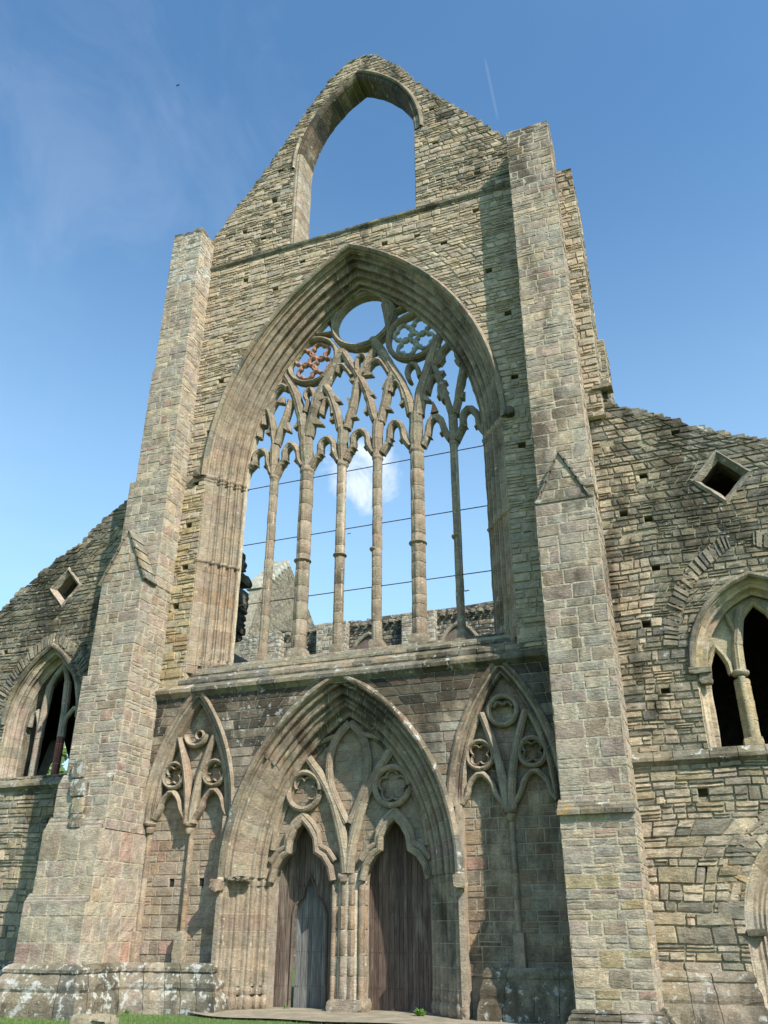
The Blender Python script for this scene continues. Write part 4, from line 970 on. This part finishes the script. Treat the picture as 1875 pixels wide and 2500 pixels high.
# ---- aisle walls
def aisle(side):
    mb = MB(); Y = .3
    if side < 0:
        prof = [(-8.3, -.3), (-8.3, 18.0), (-8.75, 17.7), (-9.32, 17.55), (-10.17, 17.05), (-10.9, 16.4), (-11.63, 15.8), (-12.7, 15.2), (-13.55, 14.6), (-14.2, 14.1), (-14.75, 13.5), (-16, 12.9), (-18, 12.5), (-22, 12.3), (-22, -.3)]
        WA = Arch(-11.98, 1.24, 2.35, 8.75, 6.85); out = .38; dia = (-11.92, 13.98, .7); doorA = None
        holes = [(-9.6, 8.2), (-14.3, 11.6), (-14.4, 5.0)]
    else:
        prof = [(8.6, -.3), (18, -.3), (18, 13.4), (15.5, 14.3), (14.6, 14.9), (13.7, 15.15), (12.9, 15.5), (12.0, 15.95), (11.25, 16.5), (10.3, 17.0), (9.44, 17.45), (8.95, 18.2), (8.6, 18.3)]
        WA = Arch(12.45, 1.5, 2.1, 8.5, 6.3); out = .34; dia = (12.26, 14.2, .78); doorA = Arch(12.55, 1.25, 2.0, 2.0, -.2)
        holes = [(10.05, 14.7), (11.2, 16.0), (10.0, 13.2), (10.0, 11.6), (9.5, 9.9), (9.75, 7.9), (10.3, 5.2), (9.3, 13.5), (13.8, 13.2), (10.0, 3.4)]
    cx, cz, r = dia
    D = lambda q: [(cx - q, cz), (cx, cz + q * 1.08), (cx + q, cz), (cx, cz - q * 1.08)]
    ph2 = [[(x - .12, z - .11), (x + .12, z - .11), (x + .12, z + .11), (x - .12, z + .11)] for x, z in holes]
    polys = [prof, WA.outline(out - .03, 12), D(r - .05)] + ph2
    bk = [WA.outline(out - .06, 12), D(r - .08)]; bk2 = [WA.outline(.05, 12), D(r * 1.1)]
    if doorA: polys.append(doorA.outline(.5, 12, -.25)); bk.append(doorA.outline(.46, 12, -.25)); bk2.append(doorA.outline(.3, 12, -.25))
    V = Arch(WA.cx, WA.hw + out + .35, WA.hw + out + 1.0 + .35, WA.z0 + (.3 if side > 0 else 0), WA.z0)
    masonry(mb, polys, courses(-.1, 6.35 if side < 0 else 5.95, .15, .42), front(Y), (.2, .95), .045, c_aisle, .014, .014, .014, .42)
    masonry(mb, polys, courses(6.35 if side < 0 else 5.95, 18.2, .1, .3), front(Y), (.15, .65), .048, c_aisle, .013, .013, .016, .2, .012)
    pin_ = [(x, z - .12 if z > 1 else z) for x, z in prof]
    prism(mb, pin_, bk + ph2, Y + .012, Y + .4, (.33, .29, .2) , (.15, .05, .4)); prism(mb, pin_, bk, Y + .4, Y + .62, (.3, .27, .2), (.15, 0, .4)); prism(mb, pin_, bk2, Y + .62, Y + 1.3, (.28, .25, .19), (.15, .05, .4))
    # ragged skyline stones
    for i in range(len(prof) - 1):
        (x0, z0), (x1, z1) = prof[i], prof[i + 1]
        if min(z0, z1) < 5: continue
        for q in range(int(abs(x1 - x0) / .11)):
            t = rnd(); x, zz = x0 + (x1 - x0) * t, z0 + (z1 - z0) * t; w, h = U(.12, .32), U(.04, .1)
            for yy in (U(-.05, .03), U(.35, .6)):
                rough_box(mb, x - w, x + w, Y + yy, Y + yy + U(.3, .6), zz - h - .12, zz + h - U(.02, .1), pick(GREY, .2), (.3, .22, .5), .018, 2)
    voussoirs(mb, V, .0, .42, Y, .07, GREY, .93 if side > 0 else 1., .08, mixv=(.2, 0, .35))
    if doorA: voussoirs(mb, Arch(12.55, 1.78, 2.55, 2.0, 2.), .0, .55, Y, .03, OCHRE[3:] + GREY + BUFF[:2], thick=(.18, .36), mixv=(.1, 0, .2))
    wo_ = mb.build('aisle_wall', abbey); tag(wo_, ('left' if side < 0 else 'right') + ' aisle front with sloping broken top')
    # string under window
    st = MB(); zs = 6.35 if side < 0 else 5.9; xs = (-22, -8.8) if side < 0 else (8.62, 18)
    plan_sweep(st, [(xs[0], Y), (xs[1], Y)], [(0, zs), (.12, zs + .09), (.2, zs + .13), (.2, zs + .22), (.1, zs + .3), (.0, zs + .42), (-.1, zs + .44)], lambda x, z: (pick(GREY, .15), (.38, .06, .35)))
    st.build('string_course', wo_)
    # window frame
    wf_ = MB(); pr = make_prof((0, Y + .6), (out - .05, Y + .06), [(.12, .05, 1), (.35, .08, -1), (.6, .05, 1)] if side > 0 else [(.3, .12, -1), (.75, .05, 1)], 30) + [(out, Y - .02)]
    pal = (BUFF + [(.38, .32, .2), (.40, .335, .215)]) if side > 0 else ASH + BUFF[2:4]
    sweep_arch(wf_, WA, pr, lambda x, z: (pick(pal, .12), (.12, 0, .12 if side > 0 else .3)), (.3, .55))
    hd_ = [(out - .02, Y), (out - .03, Y - .09), (out + .03, Y - .15), (out + .1, Y - .15), (out + .14, Y - .08), (out + .17, Y + .03)]
    sweep_arch(wf_, Arch(WA.cx, WA.hw, WA.R and (math.sqrt(WA.R ** 2 - WA.c ** 2)), WA.z0, WA.z0), hd_, lambda x, z: (pick(GREY, .12), (.2, 0, .5)), (.5, .9), foot=WA.z0)
    if side > 0:
        for k in (-1, 1): rough_box(wf_, WA.cx + k * 1.72 - .3, WA.cx + k * 1.72 + .3, Y - .16, Y + .3, 8.3, 8.5, pick(GREY), (.1, 0, .4), .015, 4); rough_box(wf_, WA.cx + k * 1.6 - .17, WA.cx + k * 1.6 + .17, Y - .08, Y + .3, 8.02, 8.3, pick(GREY), (.1, 0, .3), .02, 3)
    zb = WA.foot; plan_sweep(wf_, [(WA.cx - WA.hw - .1, Y + .05), (WA.cx + WA.hw + .1, Y + .05)], [(0, zb - .2), (.03, zb - .12), (-.05, zb - .04), (-.5, zb + .05), (-1.1, zb + .06)], lambda x, z: (pick(GREY, .1), (.3, 0, .1)))
    fo_ = wf_.build('aisle_window', abbey, smoothf=True); tag(fo_, ('three-light aisle window with worn mullions, one red' if side < 0 else 'three-light aisle window of clean yellow stone'))
    zt = WA.z0
    if side < 0:
        for k, (x, pal2, ztop) in enumerate(((-12.62, ASH + BUFF[:2], 10.3), (-11.6, [(.26, .11, .085), (.24, .11, .09)], 10.4))):
            m = MB(); bar(m, [(x, 6.9), (x, 8.3)], .27, Y + .62, .3, pal2); bar(m, [(x, 8.32), (x + (.04 if k == 0 else -.02), 9.3), (x + (.1 if k == 0 else -.1), ztop)], .27, Y + .62, .3, ASH + BUFF[:2])
            if k == 0: bar(m, [(-12.66, 8.4), (-12.72, 8.9), (-12.88, 9.35), (-13.05, 9.25), (-13.14, 8.8)], .16, Y + .66, .2, ASH); bar(m, [(-12.52, 10.3), (-12.3, 10.7), (-12.0, 11.05)], .2, Y + .64, .24, ASH)
            else: bar(m, [(-11.58, 8.6), (-11.5, 9.0), (-11.2, 9.35), (-10.95, 9.3), (-10.8, 8.9)], .16, Y + .66, .2, ASH); bar(m, [(-11.7, 10.4), (-11.85, 10.8), (-11.98, 11.1)], .2, Y + .64, .24, ASH)
            m.build('mullion', fo_)
    else:
        YP = [(.38, .32, .2), (.40, .335, .215), (.36, .30, .19), (.35, .295, .21)]
        for x, sg in ((11.78, -1), (13.12, 1)):
            m = MB(); shaft_stack(m, x, Y + .82, .42, .4, 6.6, 8.25, YP, 6, .06, (.4, .6)); shaft_stack(m, x, Y + .6, .2, .2, 6.6, 8.3, YP, 4, 0, (.4, .6))
            collar(m, x, Y + .72, .36, .5, 8.4, .16, pick(YP), .06); rough_box(m, x - .26, x + .26, Y + .45, Y + 1.05, 6.33, 6.62, pick(YP), (.1, 0, 0), .01, 3)
            bar(m, [(x, 8.45), (x - sg * .05, 9.2), (x - sg * .2, 9.9), (x - sg * .3, 10.2)], .3, Y + .55, .4, YP)
            m.build('mullion', fo_)
        tt = MB(); YB = lambda p, w, d=.3, y=.6: bar(tt, p, w, Y + y, d, YP)
        for k in (-1, 1):
            c_ = WA.cx + k * 1.21; YB([(c_ - .3, 8.4), (c_ - .27, 8.7), (c_ - .17, 8.95), (c_, 9.2), (c_ + .17, 8.95), (c_ + .27, 8.7), (c_ + .3, 8.4)], .18)
            YB([(WA.cx + k * 1.1, 9.9), (WA.cx + k * .8, 10.2), (WA.cx + k * .6, 9.6)], .16); 
        YB([(WA.cx - .5, 9.4), (WA.cx - .47, 9.8), (WA.cx - .3, 10.1), (WA.cx, 10.42), (WA.cx + .3, 10.1), (WA.cx + .47, 9.8), (WA.cx + .5, 9.4)], .16)
        plate(tt, [WA.outline(.02, 12, 8.4)] + [[(c_ + a, b) for a, b in ((-.3, 8.3), (-.3, 8.5), (-.24, 8.8), (0, 9.12), (.24, 8.8), (.3, 8.5), (.3, 8.3))] for c_ in (WA.cx - 1.2, WA.cx + 1.2)] + [[(WA.cx + a, b) for a, b in ((-.5, 8.3), (-.48, 9.8), (-.3, 10.15), (0, 10.38), (.3, 10.1), (.48, 9.75), (.5, 8.3))]], Y + .74, Y + .88, 8.4, 11.0, (.42, .365, .25), dz=.03)
        tt.build('tracery', fo_)
    # diamond light
    dm = MB(); 
    for a, b in zip(D(1), D(1)[1:] + D(1)[:1]):
        pass
    o_, i_ = D(r), D(r * .74); o2, i2 = D(r + .1), D(r * .9)
    for k in range(4):
        k2 = (k + 1) % 4; c = pick(GREY + ASH, .15)
        vs = [(o2[k][0], Y - .03, o2[k][1]), (o2[k2][0], Y - .03, o2[k2][1]), (o_[k][0], Y - .1, o_[k][1]), (o_[k2][0], Y - .1, o_[k2][1]), (i_[k][0], Y + .12, i_[k][1]), (i_[k2][0], Y + .12, i_[k2][1]), (i2[k][0], Y + .36, i2[k][1]), (i2[k2][0], Y + .36, i2[k2][1])]
        sub = []
        for f in range(7):
            t = f / 6
            for q in range(4):
                A_, B_ = vs[2 * q], vs[2 * q + 1]; sub.append(tuple(A_[e] + (B_[e] - A_[e]) * t + U(-.012, .012) for e in range(3)))
        dm.add(sub, [(f * 4 + q, f * 4 + q + 1, f * 4 + q + 5, f * 4 + q + 4) for f in range(6) for q in range(3)], c, (.35, .05, .35))
    do_ = dm.build('diamond_window', abbey); tag(do_, 'small diamond-shaped opening above the ' + ('left' if side < 0 else 'right') + ' aisle window')
    if doorA:
        am = MB(); pr = make_prof((.3, Y + .55), (.5, Y + .02), [(.25, .07, 1), (.7, .07, 1)], 24)
        DA = Arch(12.55, 1.25, 2.0, 2.0, -.2); sweep_arch(am, DA, [(-.02, Y + .75), (-.02, Y + .5), (.03, Y + .42), (.08, Y + .46), (.14, Y + .3), (.2, Y + .34), (.26, Y + .18), (.32, Y + .2), (.4, Y + .06), (.52, Y - .02)], lambda x, z: (pick(BUFF + ASH, .1), (.05, 0, .05)), (.4, .6))
        for k in (-1,): rough_box(am, 12.55 + k * 1.55 - .22, 12.55 + k * 1.55 + .22, Y - .12, Y + .3, 1.86, 2.02, pick(GREY), (.1, 0, .5), .01, 3)
        am.build('aisle_doorway', abbey, smoothf=True)
        dd = MB(); box(dd, 11.0, 14.2, Y + 1.0, Y + 1.1, -.2, 4.6, (.35, .25, .2)); dd.build('aisle_door', abbey, WOOD)
    # boxes added behind the wall to block light and keep the interior dark
    light_block = MB(); cdk = (.16, .145, .12)
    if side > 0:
        box(light_block, 9.2, 18, Y + 9, Y + 9.6, -.3, 15.0, cdk); box(light_block, 9.2, 9.7, Y + 1.3, Y + 9, -.3, 15.4, cdk); box(light_block, 17.5, 18, Y + 1.3, Y + 9, -.3, 13.2, cdk); box(light_block, 9.2, 18, Y + 1.3, Y + 9.6, 12.6, 13.0, cdk)
        box(light_block, 9.2, 13.6, Y + 1.31, Y + 9, 15.0, 15.2, cdk); box(light_block, 13.5, 13.7, Y + 1.31, Y + 9, 13.0, 15.2, cdk); box(light_block, 9.2, 13.6, Y + 5, Y + 5.2, 13.0, 15.2, cdk)
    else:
        box(light_block, -9.3, -8.8, Y + 1.3, Y + 11, -.3, 13.2, cdk); box(light_block, -22, -21.5, Y + 1.3, Y + 9, -.3, 12, cdk); box(light_block, -22, -8.8, Y + 1.3, Y + 9, 12.0, 12.3, cdk)
        prism(light_block, [(-25, -.3), (-8.8, -.3), (-8.8, 12.2), (-25, 12.2)], [[(-19.6, .5), (-19.6, 6.6), (-18.6, 10.0), (-17.9, 10.2), (-17.3, 9.0), (-17.1, 7.0), (-17.0, .5)]], Y + 8, Y + 8.6, cdk)
        box(light_block, -13.2, -8.8, Y + 1.31, Y + 5, 14.9, 15.0, cdk); box(light_block, -13.3, -13.1, Y + 1.31, Y + 5, 12.4, 14.5, cdk); box(light_block, -13.2, -8.8, Y + 4, Y + 4.2, 12.4, 15.0, cdk)
    light_block.build('aisle_light_block', wo_)
aisle(-1); aisle(1)

#================================================================= RUINS BEYOND
far = MB()
def c_far(x, z): return pick(GREY + BROWN, .25), (.5, .03, .5)
fp_ = [(-21.3, -.3), (-21.3, 21.9), (-19.6, 22.0), (-19.5, 21.8), (-17.0, 22.1), (-14.5, 22.15), (-12, 22.2), (-10, 22.25), (-7.5, 22.3), (-5, 22.35), (-1.8, 22.5), (-1.2, 22.9), (-.2, 23.2), (1.0, 23.6), (1.8, 23.7), (3.5, 23.9), (3.5, -.3)]
masonry(far, [fp_], courses(15, 24, .22, .36), front(30), (.3, .9), .04, c_far, .02, .02, .02, .2)
prism(far, fp_, [], 30.02, 31.2, (.2, .18, .15), (.3, 0, .5))
for x0, x1 in ((-21.3, -17.9), (-14.9, -12.6), (-8.3, -5.9), (-.8, 2.4)):
    wall_box(far, x0, x1, 29.3, 30, 12, 22.15 if x0 > -20 else 21.9, courses(12, 22.1, .24, .4, 9), lambda x, z: (pick(GREY + ASH, .2), (.62, 0, .25)), (.35, .8), .03, faces='frl')
x = -17.5
while x < 0:                                             # corbel table under the parapet
    if not any(a - .2 < x < b + .2 for a, b in ((-14.9, -12.6), (-8.3, -5.9), (-.8, 2.4))): rough_box(far, x - .14, x + .14, 29.65, 30, 21.75, 22.0, pick(GREY), (.3, 0, .4), .02, 2)
    x += .55
rag_top(far, -21, 2, 30, 31, 22.25, 70, c_far, .3)
fo = far.build('ruined_wall'); tag(fo, 'long grey lichened ruined wall seen low through the great window, beyond the mullions', 'ruined wall')
for cx in (-11.0, -4.3):
    m = MB(); A = Arch(cx, 1.3, 1.9, 19.1, 19.1); sweep_arch(m, A, [(0, 30.0), (0, 29.75), (.1, 29.68), (.24, 29.72), (.28, 30.02)], lambda x, z: (pick(GREY, .1), (.3, 0, .3)), (.4, .7), foot=17); prism(m, A.outline(0, 8, 16), [], 29.9, 30.02, (.16, .12, .1)); m.build('window_hood', fo)
tg = MB()          # transept gable, its face looks south (+X)
gp = [(34.7, 14), (34.7, 23.6), (36.0, 26.8), (36.9, 29.2), (41.7, 33.2), (45.0, 31.2), (48.0, 28.8), (51.5, 24.5), (51.5, 14)]
masonry(tg, [gp], courses(20, 33.2, .16, .26), side_r(-24), (.25, .6), .03, lambda u, v: (pick(GREY, .15), (.35, .05, .2)), .016, .012, .012, .2)
vs = [(-24.01, y, z) for y, z in gp] + [(-25.2, y, z) for y, z in gp]; n = len(gp)
tg.add(vs, [tuple(range(n)), tuple(range(2 * n - 1, n - 1, -1))] + [(i, (i + 1) % n, n + (i + 1) % n, n + i) for i in range(n)], (.3, .27, .2), (.2, 0, .3))
for k in range(9):                                       # pale coping slabs down the near slope
    t0, t1 = k / 9, (k + 1) / 9
    y0, z0, y1, z1 = 36.7 + 5.0 * t0, 29.0 + 4.3 * t0, 36.7 + 5.0 * t1 + .06, 29.0 + 4.3 * t1
    rough_box(tg, -25.6, -23.85, y0 - .1, y1, z0 - .05, z1 + .14, pick([(.45, .43, .36), (.40, .38, .32)], .1), (.3, .1, 0), .02, 2)
t_ = tg.build('transept_gable'); tag(t_, 'steep grey stone gable with pale coping, seen far behind the two leftmost mullions', 'gable wall')
# nave arcade stump seen edge-on behind the left jamb, shade painted into its colour
sm = MB(); z = 9.0
while z < 16.2:
    h = U(.18, .4); e = -6.02 + U(-.14, .06) + (.3 if 14.9 < z < 15.25 else 0) + (-.2 if 15.3 < z < 15.6 else 0) - (.2 if z > 15.7 else 0) + (.1 if 13.4 < z < 14.4 else 0) - (.35 if 14.45 < z < 14.75 else 0) - .56 - (.9 if z < 12.6 else 0)
    rough_box(sm, -7.6, e, 3.9 + U(-.1, .1), 5.2, z, z + h, pick(BROWN, .2), (.05, 0, .8), .035, 3); z += h * .93
smo = sm.build('broken_pier'); tag(smo, 'dark ragged broken masonry stump poking out behind the left jamb of the great window', 'broken pier')

#================================================================= GROUND
def ground_mat():
    m, t, b = new_mat('turf_ground')
    c = mixc(t, smooth(t, noise_n(t, 6, 8, .7), .35, .65), (.055, .105, .018), (.10, .16, .03))
    t.links.new(c, b.inputs['Base Color']); b.inputs['Roughness'].default_value = .95
    bp = t.nodes.new('ShaderNodeBump'); bp.inputs['Strength'].default_value = .8; bp.inputs['Distance'].default_value = .04; t.links.new(noise_n(t, 60, 6, .7), bp.inputs['Height']); t.links.new(bp.outputs[0], b.inputs['Normal']); return m
def path_mat():
    m, t, b = new_mat('trodden_gravel')
    c = mixc(t, smooth(t, noise_n(t, 40, 8, .75), .3, .7), (.22, .175, .125), (.38, .33, .25)); c = mixc(t, 1., c, mixc(t, smooth(t, noise_n(t, 1.5, 5), .4, .65), (.75, .78, .7), (1.1, 1.08, 1.05)), 'MULTIPLY')
    t.links.new(c, b.inputs['Base Color']); b.inputs['Roughness'].default_value = .95
    bp = t.nodes.new('ShaderNodeBump'); bp.inputs['Strength'].default_value = .7; bp.inputs['Distance'].default_value = .03; t.links.new(noise_n(t, 50, 6, .7), bp.inputs['Height']); t.links.new(bp.outputs[0], b.inputs['Normal']); return m
GM, PM_ = ground_mat(), path_mat()
g = MB(); n = 60; R = 700
xs = [math.copysign(abs(i / 30 - 1) ** 2.6, i / 30 - 1) * R for i in range(61)]
vs = [(x, y, -.14 - .02 * noise.noise(Vector((x * .3, y * .3, 0))) - (.06 if x < -5 else 0)) for y in xs for x in xs]
g.add(vs, [(j * 61 + i, j * 61 + i + 1, (j + 1) * 61 + i + 1, (j + 1) * 61 + i) for j in range(60) for i in range(60)], (1, 1, 1))
tag(g.build('ground', None, GM), kind='structure')
p_ = MB(); pts = []
for i in range(41):
    x = -4.6 + i * .42; pts.append((x, -1.15 - .35 * math.sin(i * .13) + .1 * math.sin(i * .9) + (1.0 * max(0, 1 - i / 5) ** 2)))
vs = [(x, y, -.075) for x, y in pts] + [(x, 1.6, -.045) for x, y in pts]
p_.add(vs, [(i, i + 1, 42 + i, 41 + i) for i in range(40)], (1, 1, 1))
tag(p_.build('path', None, PM_), kind='structure')
# grass blades along the strip the camera sees
gm, t, b = new_mat('grass_blades'); a = t.nodes.new('ShaderNodeAttribute'); a.attribute_name = 'Col'; t.links.new(a.outputs[0], b.inputs['Base Color']); b.inputs['Roughness'].default_value = .6; b.inputs['Subsurface Weight'].default_value = .0
gr = MB(); GC = [(.09, .17, .025), (.12, .20, .035), (.07, .13, .02), (.15, .2, .05)]
def edge_y(x): return (-1.15 if x > -4.6 else -.62 if x > -6.2 else -2.85 if x > -9.7 else -.4)
for i in range(26000):
    x = U(-15, 6); y = U(-6.2, edge_y(x) + U(-.15, .1)); h = U(.03, .085); th = U(0, 6.28); dx, dy = math.cos(th) * .006, math.sin(th) * .006; lx, ly = U(-.03, .03), U(-.03, .03)
    z = -.17 if x < -5 else -.15
    gr.add([(x - dx, y - dy, z), (x + dx, y + dy, z), (x + lx, y + ly, z + h)], [(0, 1, 2)], random.choice(GC))
tag(gr.build('grass', None, gm), 'short green grass at the foot of the ruined wall', 'grass', kind='stuff')
# half-buried stone block
sb = MB(); rough_box(sb, -5.05, -4.0, -4.35, -3.75, -.3, .09, (.36, .31, .22), (.25, .05, .3), .05, 5)
tag(sb.build('stone_block', smoothf=True), 'worn flat stone lying in the grass at the bottom left edge', 'stone')
# weeds by the right door
leafm = flat_mat('weed_leaf', (.13, .25, .04))
def weed(x, y, z, n, s, label):
    m = MB()
    for i in range(n):
        th = U(0, 6.28); l = U(.5, 1) * s; e = U(.3, 1.2); bx, by = x + U(-.05, .05), y + U(-.05, .05); ax, ay = math.cos(th), math.sin(th); w = l * .22
        mx, my, mz = bx + ax * l * .5 * math.cos(e), by + ay * l * .5 * math.cos(e), z + l * .6 * math.sin(e); tx, ty_, tz = bx + ax * l * math.cos(e), by + ay * l * math.cos(e), z + l * .85 * math.sin(e)
        m.add([(bx, by, z), (mx - ay * w, my + ax * w, mz), (tx, ty_, tz), (mx + ay * w, my - ax * w, mz)], [(0, 1, 2, 3)], (1, 1, 1))
    tag(m.build('weed', None, leafm), label, 'plant')
weed(2.35, .55, -.06, 46, .28, 'leafy green weed growing at the foot of the right door jamb')
weed(-2.0, 1.3, -.06, 14, .16, 'tiny green weed sprouting at the gap of the wicket door')
weed(-6.1, -.62, -.15, 30, .14, 'small tuft of weed on the grass edge below the left blind arch')
# trees seen through the left aisle window
tl, t, b = new_mat('tree_leaves'); a = t.nodes.new('ShaderNodeAttribute'); a.attribute_name = 'Col'; t.links.new(a.outputs[0], b.inputs['Base Color']); b.inputs['Roughness'].default_value = .6
bark = flat_mat('bark', (.1, .08, .06))
def tree(x, y, h, label):
    root = empty('tree', label, 'tree', (0, 0, 0), None); tk = MB(); n = 10
    def limb(p, q, r0, r1):
        d = (Vector(q) - Vector(p)); a = d.orthogonal().normalized(); bb = d.cross(a).normalized(); vs = []
        for c, r in ((p, r0), (q, r1)):
            for i in range(n): th = 2 * math.pi * i / n; vs.append(tuple(Vector(c) + a * r * math.cos(th) + bb * r * math.sin(th)))
        tk.add(vs, [(i, (i + 1) % n, n + (i + 1) % n, n + i) for i in range(n)], (1, 1, 1))
    limb((x, y, -.3), (x + .2, y, h * .45), .45, .28); tops = []
    for i in range(9):
        th = i * 2.4; r = U(1, 3); q = (x + .2 + r * math.cos(th), y + r * math.sin(th), h * U(.55, .85)); limb((x + .2, y, h * U(.3, .45)), q, .16, .05); tops.append(q)
    tk.build('trunk', root, bark, True)
    cr = MB()
    cl = [(p[0] + U(-1, 1), p[1] + U(-1, 1), p[2] + U(-h * .42, h * .15), U(1., 1.9)) for p in tops for _ in range(5)]
    for (cx, cy, cz, r) in cl:
        k = U(.6, 1.3)
        for i in range(300):
            v = Vector((random.gauss(0, 1), random.gauss(0, 1), random.gauss(0, 1))).normalized() * r * U(.55, 1.05); p = Vector((cx, cy, cz)) + v; s = U(.18, .34)
            a1 = Vector((U(-1, 1), U(-1, 1), U(-1, 1))).normalized() * s; a2 = a1.orthogonal().normalized() * s * .6; c = (.075 * k, .13 * k, .025 * k)
            cr.add([tuple(p - a1), tuple(p + a2), tuple(p + a1), tuple(p - a2)], [(0, 1, 2, 3)], c)
    cr.build('crown', root, tl)
tree(-30.5, 18.5, 14, 'leafy green tree seen low between the mullions of the left aisle window')
tree(-38.5, 27, 18, 'dark taller tree filling the gap behind the leafy one, seen through the left aisle window')
# birds
def bird(px, py, dist, s, label):
    p = Vector((10.65, -24, 1.95)) + pixdir(px, py) * dist; m = MB()
    def w(sg): return [(p.x, p.y, p.z + s * .1), (p.x + sg * s * .5, p.y - s * .1, p.z + s * .25), (p.x + sg * s * 1.0, p.y + s * .2, p.z + s * .05), (p.x + sg * s * .45, p.y + s * .3, p.z + s * .12), (p.x, p.y + s * .2, p.z + s * .06)]
    for sg in (-1, 1): v_ = w(sg); m.add(v_ + [(a, b, c - s * .04) for a, b, c in v_], [(0, 1, 2, 3, 4), (9, 8, 7, 6, 5), (0, 5, 6, 1), (1, 6, 7, 2), (2, 7, 8, 3), (3, 8, 9, 4)], (1, 1, 1))
    vs = []
    for yy, r in ((-.55, .01), (-.4, .09), (0, .14), (.4, .06), (.7, .02)):
        for i in range(8): th = i * math.pi / 4; vs.append((p.x + r * s * math.cos(th), p.y + yy * s, p.z + r * s * math.sin(th)))
    m.add(vs, [(k * 8 + i, k * 8 + (i + 1) % 8, k * 8 + 8 + (i + 1) % 8, k * 8 + 8 + i) for k in range(4) for i in range(8)], (1, 1, 1))
    tag(m.build('bird', None, BIRDM), label, 'bird', 'birds flying over the ruin')
bird(1137, 1443, 45, .22, 'tiny dark bird seen through the rightmost light of the great window')
bird(434, 208, 60, .16, 'tiny dark bird in the open sky at upper left')
bird(852, 1303, 50, .14, 'tiniest dark bird, seen between the third and fourth mullions')
